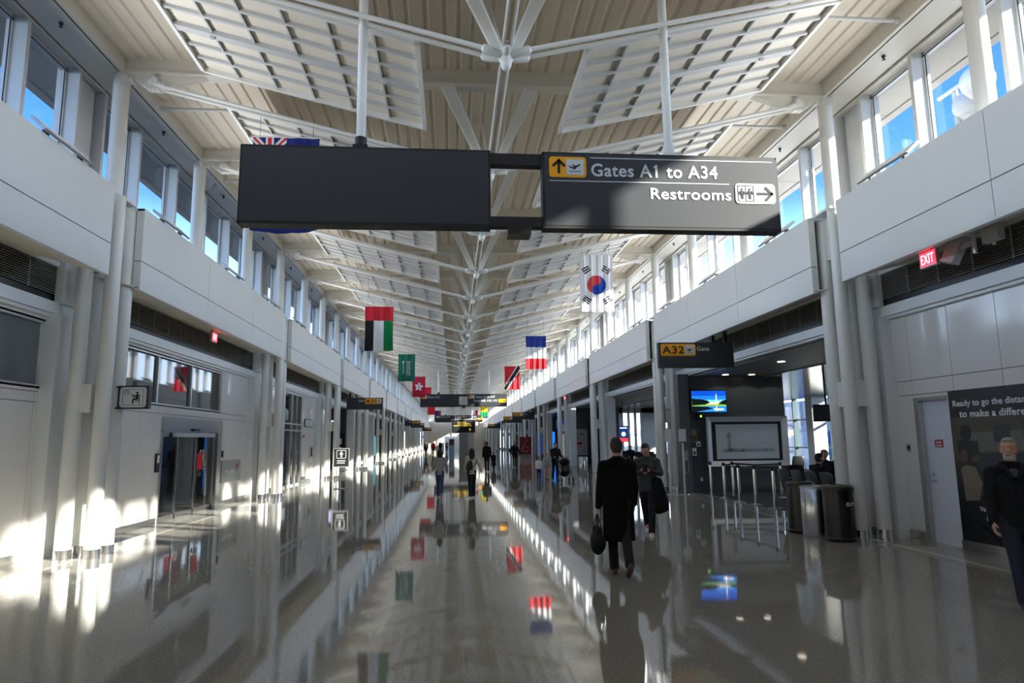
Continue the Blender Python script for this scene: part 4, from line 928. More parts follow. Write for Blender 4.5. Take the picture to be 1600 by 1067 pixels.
# black airport seats in rows
def seat_row(nseat):
    t = thing('seat_row', 'x', 'seats')
    b = MB(); b.box(-.05, nseat*.6-.05, -.04, .04, .30, .36); obj('beam', b, M_rubber, t, False)
    for i in range(nseat):
        x = i*.6
        b = MB(); b.loft([(x+.02, .02, .42), (x+.50, .02, .42)], [(.26, .05), (.26, .05)], side=(0, 1, 0), n=12); obj('seat', b, M_rubber, t)
        b = MB(); b.loft([(x+.26, .24, .46), (x+.26, .30, .70), (x+.26, .36, .94)], [(.24, .035), (.25, .04), (.23, .03)], n=14); obj('backrest', b, M_rubber, t)
    for i in range(nseat+1):
        x = i*.6-.04; b = MB(); b.path([(x, .26, .38), (x, .24, .64), (x, -.20, .64), (x, -.20, .40)], .016, 8); obj('armrest', b, M_chrome, t)
    for x in (.25, nseat*.6-.35):
        b = MB(); b.tube((x, 0, .03), (x, 0, .32), .03, n=10); b.path([(x, -.28, .02), (x, 0, .06), (x, .28, .02)], .022, 8); obj('leg', b, M_chrome, t)
    return t
sr = seat_row(4)
SR = [(7.3, 13.0, PI/2, 'black seat row closest to the trash bins in the A32 gate'), (8.0, 16.6, 0, 'black seat row just beyond the row by the trash bins'), (11.2, 18.4, PI, 'black seat row out on the carpet under the hung monitor'), (11.2, 19.9, 0, 'black seat row backed against the row under the hung monitor'), (10.6, 24.8, PI, 'black seat row beyond the end of the charcoal wall'), (7.6, 26.5, PI/2*3, 'black seat row behind the two men in the hall'), (8.8, 31.4, PI, 'black seat row below the hanging blue screen'), (8.7, 36.0, 0, 'black seat row before the white hoarding'), (7.6, 39.2, 0, 'black seat row beside the far stainless bin')]
for i, (x, y, r, lab) in enumerate(SR):
    if i == 0: sr.location = (x, y, .006); sr.rotation_euler = (0, 0, r); sr['label'] = lab; sr['group'] = 'black gate seat rows'
    else: dup(sr, (x+(2 if r == PI else 0), y, .006), r, lab, 'black gate seat rows')
# hung monitor, hung blue screen, hoarding
t = thing('hung_monitor', 'black monitor hung on a pole in front of the gate windows', 'screen', (9.72, 18, 0))
b = MB(); b.box(-.26, .2, -.05, .05, 2.10, 2.58); obj('case', b, M_rubber, t, False); b = MB(); b.tube((.12, 0, 2.55), (.12, 0, 3.64), .03, n=10); obj('pole', b, M_rubber, t)
t = thing('hung_screen', 'hanging blue and red lit screen above the black seats', 'screen', (7.95, 33.4, 0))
b = MB(); b.box(-.24, .24, 0, .06, 1.52, 2.34); obj('case', b, M_rubber, t, False); b = MB(); b.tube((0, .03, 2.34), (0, .03, 3.64), .02, n=8); obj('pole', b, M_rubber, t)
b = MB(); b.box(-.22, .22, -.004, 0, 1.72, 2.32); b.box(-.22, .22, -.004, 0, 1.54, 1.72, 1); b.prism([(.11*math.cos(2*PI*i/16), 1.92+.11*math.sin(2*PI*i/16)) for i in range(16)], 'y', -.008, -.004, 2); b.box(-.18, .18, -.008, -.004, 2.2, 2.25, 2)
obj('picture', b, [M_bluescreen, mat('lit red', (200, 50, 60), .4, emit=.8), mat('lit white', (220, 225, 240), .4, emit=.9)], t, False)
t = thing('hoarding', 'white printed hoarding with a red bar in the dark bay', 'board', (0, 45.985, 0))
b = MB(); b.box(7.15, 8.62, -.06, 0, .6, 2.38); obj('board', b, mat('hoarding white', (196, 190, 192), .6), t, False)
b = join(fit_text('the right time', 7.3, 8.4, 1.98, .15, -.062, .006), fit_text('and fly', 7.55, 8.05, 1.70, .15, -.062, .006)); obj('lettering', b, M_joint, t, False)
b = MB(); b.box(7.42, 8.22, -.066, -.06, 1.32, 1.48); obj('red_bar', b, F_red, t, False)
for (x, y, z0, z1, w, m, lab) in ((7.6, 48.5, 2.45, 3.1, 1.5, M_bluescreen, 'wide blue lit screen high on the dark wall beyond the hoarding'), (7.5, 63.5, .3, 2.4, .9, M_bluescreen, 'tall blue lit panel on a dark cross wall'), (8.6, 63.5, .3, 2.4, .8, MATS['screen blue'], 'paler blue lit panel behind the tall blue one'), (-8.3, 41.6, 2.35, 3.0, 1.0, mat('lit lilac', (190, 190, 225), .4, emit=.7), 'pale lilac lit screen on the dark wall past sign A31'), (-9.7, 41.6, 2.35, 3.0, .9, MATS['lit lilac'], 'second pale lilac screen deeper in the bay past sign A31'), (-8.2, 62.8, .4, 2.2, 1.0, mat('lit teal', (60, 150, 165), .4, emit=.6), 'teal lit panel far along the sliding-door side'), (-9.6, 62.8, .4, 2.2, 1.0, M_bluescreen, 'deep blue lit panel beside the teal one')):
    t = thing('lit_screen', lab, 'screen', (x, y, 0)); b = MB(); b.box(-w/2-.03, w/2+.03, -.05, 0, z0-.03, z1+.03); obj('case', b, M_rubber, t, False); b = MB(); b.box(-w/2, w/2, -.055, -.05, z0, z1); obj('picture', b, m, t, False)
t = thing('notice_board', 'dark panel with two pale notices below the lilac screen', 'board', (-7.5, 41.585, 0)); b = MB(); b.box(-.3, .3, -.03, 0, .6, 2.2); obj('panel', b, M_rubber, t, False); b = MB(); b.box(-.15, .12, -.034, -.03, 1.55, 1.9); b.box(-.1, .12, -.034, -.03, 1.1, 1.4); obj('notice', b, M_paper, t, False)
t = thing('banner_stand', 'tall red banner stand with a pale swirl beside the right-hand columns' if False else 'tall red banner stand with a pale swirl at the hall edge', 'banner', (6.0, 61.8, 0))
b = MB(); b.box(-.55, .55, -.02, .02, .35, 1.95); obj('banner', b, mat('crimson banner', (138, 28, 48), .6), t, False)
b = MB()
for r in (.28, .34):
    q = [(r*math.cos(a*.3), .85+r*.8*math.sin(a*.3)) for a in range(20)]
    for p_, q_ in zip(q, q[1:]): thick_line(b, p_, q_, .035, -.02)
thick_line(b, (-.2, 1.2), (.25, 1.75), .04, -.02); obj('swirl', b, M_pink, t, False)
b = MB(); b.box(-.55, .55, -.2, .2, 0, .35); obj('base', b, M_plaque, t, False)
t = thing('pull_up_banner', 'narrow blue and white pull-up banner in the middle of the far hall', 'banner', (-.80, 65.6, 0))
b = MB(); b.box(-.26, .26, -.01, .01, .05, 1.25); obj('blue_sheet', b, mat('pale blue banner', (150, 185, 215), .6), t, False); b = MB(); b.box(-.26, .26, -.012, .012, 1.25, 1.85); obj('photo_sheet', b, mat('banner picture', (120, 70, 66), .6), t, False); b = MB(); b.box(-.3, .3, -.12, .12, 0, .05); obj('foot', b, M_alu, t, False)
t = thing('kiosk', 'grey square service kiosk standing in the middle of the far hall', 'kiosk', (.72, 71, 0))
b = MB(); b.box(-.75, .75, 0, 1.5, 0, 2.45); obj('body', b, M_plaque, t, False); b = MB(); b.box(-.82, .82, -.07, 1.57, 2.45, 2.6); obj('top', b, M_navy, t, False); b = MB(); b.box(.2, .7, -.03, 0, .05, 2.4); obj('door', b, M_rail, t, False)
# left wall fittings
t = thing('bracket_sign', 'black bracket sign with a waiting-area pictogram on the white columns', 'sign', (0, 11.25, 0))
b = MB(); b.box(-6.02, -5.54, 0, .1, 2.265, 2.64); obj('case', b, M_sign, t, False)
b = MB(); b.box(-6.24, -6.21, .02, .08, 2.265, 2.64); b.box(-6.24, -6.0, .03, .07, 2.61, 2.635); b.box(-6.24, -6.0, .03, .07, 2.27, 2.295); obj('bracket', b, M_sign, t, False)
b = MB(); b.prism(rrect(-5.985, -5.575, 2.29, 2.615, .05), 'y', -.006, 0); wf = obj('white_field', b, M_lettering, t, False)
b = MB(); yq = -.0065
for a, c, e, f in ((-5.94, -5.62, 2.325, 2.33), (-5.94, -5.62, 2.575, 2.58), (-5.94, -5.935, 2.325, 2.58), (-5.625, -5.62, 2.325, 2.58)): b.box(a, c, yq-.003, yq, e, f)
n_ = 20
for i in range(n_): thick_line(b, (-5.875+.035*math.cos(2*PI*i/n_), 2.53+.035*math.sin(2*PI*i/n_)), (-5.875+.035*math.cos(2*PI*(i+1)/n_), 2.53+.035*math.sin(2*PI*(i+1)/n_)), .006, yq)
thick_line(b, (-5.875, 2.53), (-5.875, 2.555), .005, yq); thick_line(b, (-5.875, 2.53), (-5.86, 2.53), .005, yq)
b.prism([(-5.715+.018*math.cos(2*PI*i/12), 2.525+.018*math.sin(2*PI*i/12)) for i in range(12)], 'y', yq-.004, yq)
for p, q, w in (((-5.715, 2.5), (-5.71, 2.42), .035), ((-5.71, 2.425), (-5.775, 2.42), .028), ((-5.775, 2.425), (-5.78, 2.35), .022), ((-5.715, 2.485), (-5.765, 2.465), .018), ((-5.765, 2.45), (-5.80, 2.50), .012), ((-5.68, 2.50), (-5.68, 2.35), .01), ((-5.74, 2.395), (-5.68, 2.395), .01)): thick_line(b, p, q, w, yq)
obj('pictogram', b, M_ink, wf, False)
def wall_item(nm, lab, cat, y0, y1, z0, z1, m, marks=()):
    t = thing(nm, lab, cat, (-6.994, 0, 0)); b = MB(); b.box(0, .03, y0, y1, z0, z1); obj('plate', b, m, t, False)
    for (pn, a, c, e, f, mm) in marks: b = MB(); b.box(.03, .036, a, c, e, f); obj(pn, b, mm, t, False)
    return t
wall_item('call_panel', 'black call panel with a white label beside the sliding door', 'panel', 15.08, 15.24, 1.1, 1.5, M_rubber, (('label_card', 15.11, 15.21, 1.3, 1.46, M_paper),))
wall_item('card_reader', 'small black card reader on the far side of the sliding door', 'reader', 19.2, 19.3, 1.32, 1.5, M_rubber)
t = wall_item('airline_plaque', 'grey wall plaque with pale lettering past the sliding door', 'plaque', 19.2, 20.85, .62, 1.22, M_plaque)
obj('lettering', xform(fit_text('virgin atlantic', 0, .95, 0, .12, 0, .002), Matrix.Translation((.036, 19.45, .86)) @ Matrix.Rotation(PI/2, 4, 'Z')), M_paper, t, False)
b = MB(); b.prism([(20.45, 1.0), (20.62, 1.02), (20.66, 1.12), (20.5, 1.08)], 'x', .03, .037); obj('red_tail', b, F_red, t, False)
t = wall_item('door_sign', 'black framed white sign with a figure on the wall near the white double door', 'sign', 29.4, 30.9, 2.36, 2.70, M_sign, (('white_field', 29.47, 30.83, 2.39, 2.67, M_lettering),))
b = MB(); pictogram(b, 30.15, 2.53, .24, 0, 0); o_ = MB(); o_.v = [(.04-v[1]*.3, v[0], v[2]) for v in b.v]; o_.f = b.f; o_.m = b.m; obj('pictogram', o_, M_ink, t, False)
wall_item('fire_alarm', 'small red fire alarm on the wall below the framed figure sign', 'alarm', 29.25, 29.4, 1.9, 2.0, F_red)
wall_item('extinguisher_cabinet', 'narrow grey cabinet left of the white double door' if False else 'narrow grey wall cabinet just before the white double door', 'cabinet', 30.6, 31.2, 1.0, 1.55, M_alu, (('window', 30.75, 31.05, 1.08, 1.47, M_darkglass),))
b = MB(); P_ = [Vector((-6.985, 14.25+.95*(i/14)**2.6, 2.45-1.83*i/14)) for i in range(15)]; b.path(P_, .006, 8)
tag(obj('wall_cable', b, M_paper), 'thin white cable curving down the wall before the sliding door', 'cable')
t = thing('floor_sign', 'black floor-standing sign with a white pictogram near the gate A31 opening', 'sign', (-4.73, 25.25, 0))
b = MB(); b.box(-.27, .27, 0, .03, .80, 1.45); obj('board', b, M_black, t, False)
b = MB(); bevel_frame(b, -.29, .29, .78, 1.47, .025, -.012, -.01); obj('frame', b, M_alu, t, False)
b = MB(); b.prism(rrect(-.17, .17, 1.1, 1.40, .03), 'y', -.004, 0); b.box(-.15, .15, -.005, 0, 1.0, 1.03); b.box(-.15, .13, -.005, 0, .92, .95); wf = obj('white_marks', b, M_lettering, t, False)
b = MB(); b.prism(rrect(-.155, .155, 1.115, 1.385, .02), 'y', -.006, -.004); obj('inner_field', b, M_signb, wf, False); b = MB(); pictogram(b, 0, 1.25, .24, -.006, 0); obj('pictogram', b, M_lettering, wf, False)
b = MB(); b.tube((0, .015, .03), (0, .015, .8), .018, n=10); b.path([(-.25, .015, .02), (.25, .015, .02)], .016, 8); b.path([(0, -.2, .02), (0, .22, .02)], .016, 8); obj('stand', b, M_chrome, t)
# outside: twin white domes on a mast beyond the window
t = thing('dome_mast', 'pair of white domes on a bracket outside the high window', 'antenna', (9.5, 0, 0))
b = MB(); b.tube((.1, 11.9, 7.2), (.1, 11.9, 8.62), .06, n=12); obj('mast', b, M_dome, t)
b = MB(); b.tube((.1, 12.35, 8.72), (-.05, 11.2, 8.6), .045, n=10); b.tube((.1, 11.9, 8.6), (.1, 11.9, 8.72), .05, n=10); obj('cross_arm', b, M_dome, t)
for y, z, x in ((11.75, 8.28, .25), (11.1, 8.42, -.1)):
    b = MB(); b.ell((x, y, z), (.30, .30, .30), nu=24, nv=16); b.lathe((x, y, z-.34), [(.12, 0), (.2, .1)], 20); obj('dome', b, M_dome, t)

# ------------------------------------------------------------------ people
def bake(name, mb, mats, vox, smooth=6, parent=None):
    me = mb.mesh(name, mats, True, 180); o = bpy.data.objects.new(name, me); COL.objects.link(o)
    r = o.modifiers.new('r', 'REMESH'); r.mode = 'VOXEL'; r.voxel_size = vox; r.use_smooth_shade = True
    s = o.modifiers.new('s', 'SMOOTH'); s.factor = .5; s.iterations = smooth
    bpy.context.view_layer.update()
    ne = bpy.data.meshes.new_from_object(o.evaluated_get(bpy.context.evaluated_depsgraph_get())); ne.name = name
    ne.materials.clear(); ne.materials.append(mats)
    ne.polygons.foreach_set('material_index', [0]*len(ne.polygons)); ne.polygons.foreach_set('use_smooth', [True]*len(ne.polygons))
    o.modifiers.clear(); o.data = ne; bpy.data.meshes.remove(me)
    if parent is not None: o.parent = parent
    return o
def vec(*a): return Vector(a)
def person(label, loc, rotz, H, legs=((0, 0), (0, 0)), arms=((5, 8, 15), (5, 8, 15)), top=M_jacket, bottom=M_trouser, shoe=M_blackshoe, hair='short', hairm=None, coat=None, vox=.012, lean=0, headyaw=0, headpitch=0, beard=False, fem=False, sit=False, group=None, skirt=False, cap=None, handup=None):
    k = H/1.75; hairm = hairm or M_hairb
    t = thing('person', label, 'person', loc, rotz, group)
    D = math.radians; W = .88 if fem else 1.0
    # legs
    J = []; hip = 0
    for (th, kn) in legs:
        a, c = D(th), D(th-kn); hip = max(hip, .43*math.cos(a)+.42*math.cos(c)+.075+(.03 if c < -.3 else 0))
    if sit: hip = .56
    for sgn, (th, kn) in zip((-1, 1), legs):
        a, c = D(th), D(th-kn); h = vec(sgn*.088*W, 0, hip); kp = h+vec(-sgn*.012, .43*math.sin(a), -.43*math.cos(a)); an = kp+vec(-sgn*.018, .42*math.sin(c), -.42*math.cos(c))
        p = D(0) if (an.z < .13 or sit) else max(-.9, min(.3, c*.9)); J.append((h, kp, an, p))
    L = math.tan(D(lean)); up_ = lambda x, y, z: vec(x, y+L*(z), z+hip)
    sh = {s: up_(s*.180*W, -.01, .465) for s in (-1, 1)}
    A = {}
    for s, ar in zip((-1, 1), arms):
        if ar[0] == 'pts': el, wr, hd = up_(*ar[1]), up_(*ar[2]), Vector(ar[3]).normalized()
        else:
            f, ab, be = D(ar[0]), D(ar[1]), D(ar[2])
            d1 = vec(s*math.sin(ab), math.sin(f)*math.cos(ab), -math.cos(f)*math.cos(ab)); el = sh[s]+d1*.29
            d2 = vec(s*math.sin(ab)*.4, math.sin(f+be), -math.cos(f+be)).normalized(); wr = el+d2*.25; hd = d2
        A[s] = (el, wr, hd)
    K = lambda m: setattr(m, 'v', [(v[0]*k, v[1]*k, v[2]*k) for v in m.v]) or m
    hm = Matrix.Translation(up_(0, 0.0, .575)) @ Matrix.Rotation(D(headyaw), 4, 'Z') @ Matrix.Rotation(D(-headpitch), 4, 'X')
    hp = lambda x, y, z: hm @ vec(x, y, z)       # head space: 0 = base of the skull/neck joint
    hr = hm.to_3x3()
    b = MB()
    b.ell(hp(0, .012, .135), (.074, .094, .112), M=hr, nu=20, nv=14); b.ell(hp(0, .030, .075), (.058, .068, .066), M=hr); b.ell(hp(0, .075, .035), (.026, .022, .02), M=hr)
    b.loft([hp(0, .098, .150), hp(0, .112, .122), hp(0, .120, .100)], [.010, .013, .017], n=8); b.loft([hp(-.05, .088, .166), hp(0, .104, .166), hp(.05, .088, .166)], [.011, .013, .011], n=8)
    b.loft([hp(-.024, .096, .068), hp(0, .103, .068), hp(.024, .096, .068)], [.009, .012, .009], n=8)
    for s in (-1, 1):
        b.ell(hp(s*.076, -.004, .118), (.011, .024, .034), M=hr); b.ell(hp(s*.046, .072, .098), (.024, .022, .024), M=hr)
    b.loft([up_(0, -.02, .44), up_(0, -.012, .53), hp(0, -.012, .04), hp(0, .0, .10)], [(.085, .065), (.062, .058), (.056, .056), (.054, .058)], n=14)
    b.loft([up_(0, 0, -.08), up_(0, 0, .10), up_(0, .005, .33), up_(0, -.01, .46)], [(.15*W, .10), (.125*W, .085), (.15*W, .10), (.13*W, .08)], n=16)
    b.loft([sh[-1], up_(0, -.015, .47), sh[1]], [.050, .070, .050], side=(0, 1, 0), n=12)
    for s in (-1, 1):
        el, wr, hd = A[s]
        b.loft([sh[s], (sh[s]+el)/2, el], [.050, .043, .036]); b.loft([el, el.lerp(wr, .35), wr], [.037, .036, .024])
        # hand: palm, four unequal bent fingers, thumb
        inn = vec(-s, 0, 0); inn = (inn-hd*inn.dot(hd)); inn = inn.normalized() if inn.length > .2 else vec(0, 0, 1).cross(hd).normalized()
        sp_ = hd.cross(inn).normalized()
        if sp_.y < 0: sp_ = -sp_
        pc = wr+hd*.085
        b.loft([wr-hd*.01, wr+hd*.035, wr+hd*.088], [(.026, .019), (.036, .017), (.038, .014)], side=sp_, n=10)
        fr = max(.0085, vox*.72)
        for o_, l in ((.028, .070), (.0095, .080), (-.0095, .075), (-.028, .058)):
            base = pc+sp_*o_; m1 = base+hd*l*.48+inn*l*.10; m2 = m1+hd*l*.30+inn*l*.26; m3 = m2+hd*l*.14+inn*l*.26
            b.loft([base-hd*.02, m1, m2, m3], [fr*1.1, fr*1.05, fr, fr*.85], n=8)
        tb = wr+hd*.03+sp_*.028; b.loft([tb, tb+hd*.032+sp_*.022+inn*.012, tb+hd*.062+sp_*.026+inn*.026], [fr*1.35, fr*1.25, fr*.95], n=8)
    for h, kp, an, p in J:
        b.loft([h, kp], [.07, .048]); b.loft([kp, kp.lerp(an, .35), an], [.046, .046, .032])
        b.loft([an+vec(0, -.02, -.02), an+vec(0, .12, -.045)], [.035, .03], n=8)
    body = bake('body', K(b), M_skin, vox*k*(.85 if vox < .01 else 1), 4, t)
    for s in (-1, 1):
        b = MB(); b.ell(hp(s*.031, .094, .140), (.013, .008, .009), M=hr); e = obj('eye', K(b), M_eye, t); b = MB(); b.ell(hp(s*.031, .1005, .140), (.006, .003, .006), M=hr); obj('iris', K(b), M_iris, e)
    if vox < .01: b = MB(); b.loft([hp(-.022, .106, .067), hp(0, .113, .067), hp(.022, .106, .067)], [(.004, .004), (.006, .004), (.004, .004)], n=8); obj('lips', K(b), M_lip, t)
    # hair
    b = MB(); b.ell(hp(0, -.008, .150), (.082, .098, .106), M=hr, nu=20, nv=14)
    if hair == 'short': b.ell(hp(0, -.035, .105), (.072, .068, .07), M=hr); b.ell(hp(0, .05, .222), (.055, .045, .030), M=hr); [b.ell(hp(s*.068, .012, .135), (.014, .025, .045), M=hr) for s in (-1, 1)]
    if hair == 'bob':
        b.loft([hp(0, -.04, .16), hp(0, -.055, .06), hp(0, -.06, -.03)], [(.10, .07), (.115, .075), (.10, .055)], n=14); [b.loft([hp(s*.075, .02, .17), hp(s*.088, .01, .06), hp(s*.085, -.01, -.02)], [.025, .032, .025], n=8) for s in (-1, 1)]
    if hair == 'long': b.loft([hp(0, -.04, .16), hp(0, -.06, .02), hp(0, -.085, -.14)], [(.10, .07), (.105, .07), (.08, .035)], n=14); [b.loft([hp(s*.075, .02, .17), hp(s*.088, .0, .02), hp(s*.075, -.03, -.12)], [.025, .03, .02], n=8) for s in (-1, 1)]
    # cut the hair back from the face: keep only what lies behind the brow line
    hb = bake('hair', K(b), hairm, vox*k, 3, t)
    inv = hm.inverted(); bmh = bmesh.new(); bmh.from_mesh(hb.data); kill = []
    for v in bmh.verts:
        q = inv @ (v.co/k)
        lim = .195 if q.y > .035 else (.10 if q.y > .012 and hair == 'short' else -9)
        if q.z < lim and q.y > .012: kill.append(v)
    bmesh.ops.delete(bmh, geom=kill, context='VERTS'); bmh.to_mesh(hb.data); bmh.free()
    if beard: 
        b = MB(); b.ell(hp(0, .042, .050), (.058, .066, .052), M=hr); b.ell(hp(0, .080, .030), (.034, .030, .028), M=hr); b.loft([hp(-.03, .096, .083), hp(0, .108, .086), hp(.03, .096, .083)], [.008, .010, .008], n=8); bake('beard', K(b), M_beard, vox*k*.8, 3, t)
    if cap: b = MB(); b.ell(hp(0, 0, .185), (.09, .105, .07), M=hr); b.ell(hp(0, .12, .185), (.06, .06, .012), M=hr); bake('cap', K(b), cap, vox*k, 3, t)
    # trousers
    b = MB()
    b.loft([up_(0, 0, .06), up_(0, -.005, -.02), up_(0, -.01, -.10)], [(.150*W, .105), (.165*W, .120), (.15*W, .11)], n=18)
    for h, kp, an, p in J:
        b.loft([h+vec(0, -.01, .0), h.lerp(kp, .5), kp], [.098, .082, .066]); b.loft([kp, kp.lerp(an, .4), an+vec(0, 0, -.01)], [.066, .064, .060])
    bake('trousers', K(b), bottom, vox*k, 5, t)
    for h, kp, an, p in J:
        Rp = Matrix.Rotation(p, 3, 'X'); q = lambda y, z: an+Rp @ vec(0, y, z); b = MB()
        b.loft([q(-.055, -.045), q(.0, -.036), q(.07, -.040), q(.175, -.055)], [(.036, .034), (.040, .040), (.045, .034), (.036, .020)], side=(1, 0, 0), n=12); b.loft([q(-.06, -.072), q(.06, -.072), q(.18, -.072)], [(.036, .008), (.046, .008), (.036, .008)], side=(1, 0, 0), n=10)
        bake('shoe', K(b), shoe, min(vox, .008)*k, 3, t)
    # jacket or coat
    b = MB(); e = .03 if coat else .0
    hem = -.10 if coat is None else coat
    ring = [(.485, .08*W, .06), (.44, .155*W, .095), (.35, .188*W+e*.6, .125), (.20, .178*W+e, .122), (.06, .172*W+e, .120), (-.06, .178*W+e, .125)]
    if coat: ring += [(-.25, .178*W+e, .13), (hem, .182*W+e, .135)]
    else: ring[-1] = (hem, .176*W, .126)
    b.loft([up_(0, 0, z) for z, _, _ in ring], [(x, y) for _, x, y in ring], n=22, rounded=False)
    b.loft([sh[-1], up_(-.10, -.015, .468), up_(0, -.02, .475), up_(.10, -.015, .468), sh[1]], [.064, .075, .08, .075, .064], side=(0, 1, 0), n=12)
    for s in (-1, 1): b.loft([up_(s*.05, -.02, .53), up_(s*.13, -.015, .485)], [(.045, .055), (.04, .06)], n=10)
    for s in (-1, 1):
        el, wr, hd = A[s]; b.loft([sh[s], (sh[s]+el)/2, el], [.076, .066, .058]); b.loft([el, el.lerp(wr, .4), wr+(wr-el).normalized()*.015], [.058, .054, .044])
    b.loft([up_(0, -.02, .45), up_(0, -.015, .545)], [(.095, .082), (.074, .074)], n=14)
    bake('coat' if coat else 'jacket', K(b), top, vox*k, 5, t)
    if vox < .008:
        b = MB(); b.loft([up_(-.02, .135, .40), up_(-.075, .085, .50), up_(-.085, .0, .555), up_(0, -.06, .57), up_(.085, 0, .555), up_(.075, .085, .50), up_(.02, .135, .40)], [(.016, .03)]*7, side=(0, 0, 1), n=10); bake('collar', K(b), top, vox*k, 3, t)
        b = MB(); b.loft([up_(0, .118, .42), up_(0, .092, .48)], [(.03, .02), (.05, .03)], n=10); bake('shirt', K(b), M_puffer, vox*k, 2, t)
    if skirt: b = MB(); b.loft([up_(0, 0, .05), up_(0, 0, -.2), up_(0, 0, -.55)], [(.14, .1), (.2, .16), (.26, .2)], n=18, rounded=False); bake('skirt', K(b), bottom, vox*k, 4, t)
    hand = {s: (Matrix.Translation(Vector(loc)) @ Matrix.Rotation(rotz, 4, 'Z')) @ ((A[s][1]+A[s][2]*.11)*k) for s in (-1, 1)}
    return t, hand
# man in the long coat, seen from behind, stepping off
tc, hd_ = person('person in a long black coat seen from behind, walking with a bag', (1.48, 8.62, 0), -.05, 1.72, legs=((8, 4), (-9, 30)), arms=((2, 10, 14), (6, 9, 22)), top=M_coat, bottom=M_trouser, shoe=M_brownshoe, hairm=mat('dark greying hair', (44, 40, 38), .7, noise=.3, nscale=60), coat=-.50, vox=.0085)
hx = hd_[-1]
t = thing('holdall_bag', 'soft black bag hanging from the hand of the long-coated person', 'bag', (hx.x-.01, hx.y, 0))
b = MB(); b.loft([(0, -.17, .40), (0, 0, .36), (0, .17, .40)], [(.07, .10), (.095, .14), (.07, .10)], side=(1, 0, 0), n=16); b.loft([(0, -.12, .52), (0, .12, .52)], [(.045, .07), (.045, .07)], side=(1, 0, 0), n=12)
bake('bag_body', b, M_jacket, .012, 6, t)
for s in (-1, 1):
    b = MB(); b.path([(s*.035, -.10, .55), (s*.022, -.06, .64), (0, -.02, hx.z-.01), (0, .02, hx.z-.01), (s*.022, .06, .64), (s*.035, .10, .55)], .009, 8); obj('handle', b, M_rubber, t)
# man looking at a phone, walking towards the camera
tp, hp_ = person('person in a charcoal jacket looking down at a phone, beside the long coat', (2.86, 12.0, 0), PI-.35, 1.66, legs=((20, 8), (-18, 20)), arms=(('pts', (-.26, .10, .24), (-.05, .27, .30), (.6, .6, .2)), ('pts', (.27, .10, .24), (.07, .26, .28), (-.6, .6, .25))), top=M_puffer, bottom=M_trouser, shoe=M_whiteshoe, headpitch=28, headyaw=-10, vox=.009)
ph = (hp_[-1]+hp_[1])/2
t = thing('phone', 'dark phone held in both hands of the person in the charcoal jacket', 'phone', (ph.x, ph.y-.01, ph.z+.03), PI-.35); b = xform(MB().box(-.038, .038, -.005, .005, -.075, .075), Matrix.Rotation(.7, 4, 'X')); obj('case', b, M_phone, t, False); b = xform(MB().box(-.034, .034, -.007, -.005, -.07, .07), Matrix.Rotation(.7, 4, 'X')); obj('screen', b, M_darkglass, t, False)
t = thing('draped_coat', 'dark coat carried over the arm of the person with the phone', 'coat', (2.97, 11.92, 0), -.3)
b = MB(); b.loft([(0, 0, .95), (.03, .0, .75), (.06, 0, .55), (.12, 0, .40)], [(.13, .07), (.16, .08), (.17, .06), (.12, .03)], n=14); bake('cloth', b, M_jacket, .014, 5, t)
# grey-haired man entering at the frame edge
person('grey-haired person with a white beard in a black jacket beside the poster', (5.02, 6.42, 0), PI-.5, 1.66, legs=((-12, 6), (14, 4)), arms=((-4, 9, 16), (8, 9, 18)), top=M_jacket, bottom=M_denim, shoe=M_blackshoe, hairm=M_hairg, beard=True, vox=.0075, headyaw=-18)
# two women walking away
person('person with a dark bob in a grey top and blue jeans, walking away', (-1.04, 20.7, 0), .06, 1.46, legs=((10, 4), (-14, 24)), arms=((4, 12, 60), (14, 16, 18)), top=M_greytop, bottom=mat('blue denim', (58, 78, 112), .9), shoe=M_greytop, hair='bob', fem=True, vox=.012)
tb_, _h = person('person in a beige hoodie and black trousers wearing a small backpack', (-.08, 20.3, 0), -.05, 1.49, legs=((-6, 6), (9, 3)), arms=((10, 14, 30), (10, 26, 20)), top=M_beige, bottom=M_trouser, shoe=M_whiteshoe, hair='long', fem=True, vox=.012)
t = thing('backpack', 'small black backpack on the person in the beige hoodie', 'bag', (-.10, 20.13, 0), -.05)
b = MB(); b.loft([(-.06, -.03, .86), (-.05, -.04, .98), (-.03, -.02, 1.08)], [(.11, .06), (.10, .06), (.06, .04)], n=14); bake('pack', b, M_rubber, .012, 5, t); b = MB(); b.path([(-.03, 0, 1.07), (.05, .03, 1.2), (.12, .06, 1.24)], .012, 6); b.path([(.03, -.01, .90), (.12, .04, 1.0), (.16, .1, 1.1)], .012, 6); obj('strap', b, M_rubber, t)
# far walkers
person('dark-dressed tall person walking away in mid hall beside a small dark figure', (1.19, 36.8, 0), 0, 1.62, legs=((8, 4), (-10, 14)), top=M_jacket, vox=.016)
person('small dark figure in a wide dark dress next to the tall person', (1.72, 39.6, 0), 0, 1.0, top=M_jacket, bottom=M_jacket, skirt=True, fem=True, vox=.02)
person('person in black with arms held out, alone past the mid hall', (3.18, 42, 0), PI, 1.6, legs=((8, 4), (-8, 12)), arms=((0, 24, 10), (0, 20, 10)), top=M_jacket, vox=.016)
person('small child in a pale jumper and jeans by the stroller', (2.98, 28.5, 0), PI, .98, legs=((6, 2), (-6, 8)), top=M_paper, bottom=M_denim, vox=.02)
person('child in a grey hoodie and pink trousers between the small child and the adult', (3.36, 28.8, 0), PI, 1.13, legs=((6, 2), (-6, 8)), top=M_greytop, bottom=M_pink, vox=.02)
person('adult in black pushing the dark stroller', (3.62, 28.0, 0), PI+.2, 1.58, legs=((8, 4), (-10, 14)), arms=((30, 6, 50), (30, 6, 50)), top=M_jacket, vox=.014)
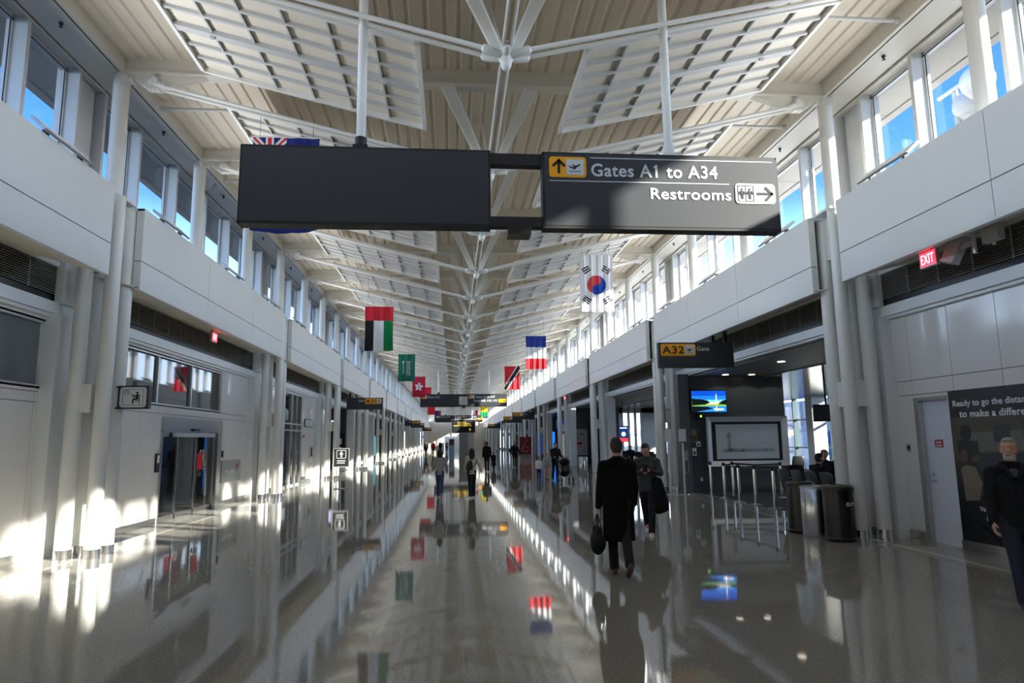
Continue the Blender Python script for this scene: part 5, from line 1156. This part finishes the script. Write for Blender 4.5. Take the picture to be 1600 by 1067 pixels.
t = thing('stroller', 'dark folded-hood stroller pushed by the adult in black', 'stroller', (3.86, 27.0, 0), .1)
b = MB(); b.loft([(0, .1, .30), (0, -.05, .42), (0, .12, .72)], [(.2, .12), (.21, .16), (.18, .1)], n=14); bake('seat', b, M_rubber, .02, 4, t)
b = MB(); b.ell((0, .1, .78), (.22, .22, .16)); obj('hood', b, M_jacket, t)
for x in (-.24, .24):
    b = MB(); b.path([(x, .42, .95), (x, .1, .5), (x, -.3, .12)], .014, 8); b.path([(x, .3, .12), (x, -.05, .45)], .014, 8); obj('frame_side', b, M_navy, t)
    for y in (-.3, .3): b = MB(); b.tube((x-.02, y, .09), (x+.02, y, .09), .09, n=18); obj('wheel', b, M_rubber, t)
b = MB(); b.tube((-.24, .42, .95), (.24, .42, .95), .018, n=10); obj('push_bar', b, M_rubber, t)
person('tiny far person in a yellow-green vest', (4.4, 108, 0), PI, 1.72, top=M_yellow, vox=.03)
person('tiny far person in a white shirt standing by the kiosk', (1.75, 97, 0), PI, 1.85, top=M_paper, bottom=M_trouser, vox=.03)
for i, (x, y, m, lab) in enumerate(((-3.6, 74, M_jacket, 'far dark-dressed person in front of the far left-hand columns' if False else 'far dark-dressed person nearest of the cluster on the sliding-door side'), (-3.0, 80, F_crim, 'far person in a crimson top within the cluster on the sliding-door side'), (-2.4, 92, M_jacket, 'far dark-dressed person closest to mid hall within the distant cluster'), (-1.6, 101, M_greytop, 'far grey-dressed person in the middle of the distant hall'))): person(lab, (x, y, 0), PI if i % 2 else 0, 1.68, legs=((8, 4), (-8, 12)), top=m, vox=.03)
# seated people at gate A32
person('seated person in dark clothes bent forward right behind the black bins', (7.3, 14.46, .01), -PI/2, 1.66, legs=((78, 70), (82, 78)), arms=((40, 6, 40), (40, 6, 40)), top=M_jacket, bottom=M_khaki, sit=True, lean=22, vox=.014)
person('seated person in a cap among the black seats behind the bins', (8.86, 16.58, .01), PI, 1.7, legs=((80, 76), (84, 80)), arms=((30, 6, 50), (30, 6, 50)), top=M_jacket, sit=True, cap=M_khaki, vox=.014)
person('seated short-haired person farther back under the hung monitor', (11.46, 19.88, .01), PI, 1.7, legs=((80, 76), (84, 80)), arms=((30, 6, 50), (30, 6, 50)), top=M_jacket, sit=True, vox=.014)
person('seated dark figure in front of the white hoarding', (8.96, 35.98, .01), PI, 1.7, legs=((80, 76), (84, 80)), arms=((30, 6, 50), (30, 6, 50)), top=M_jacket, sit=True, vox=.02)
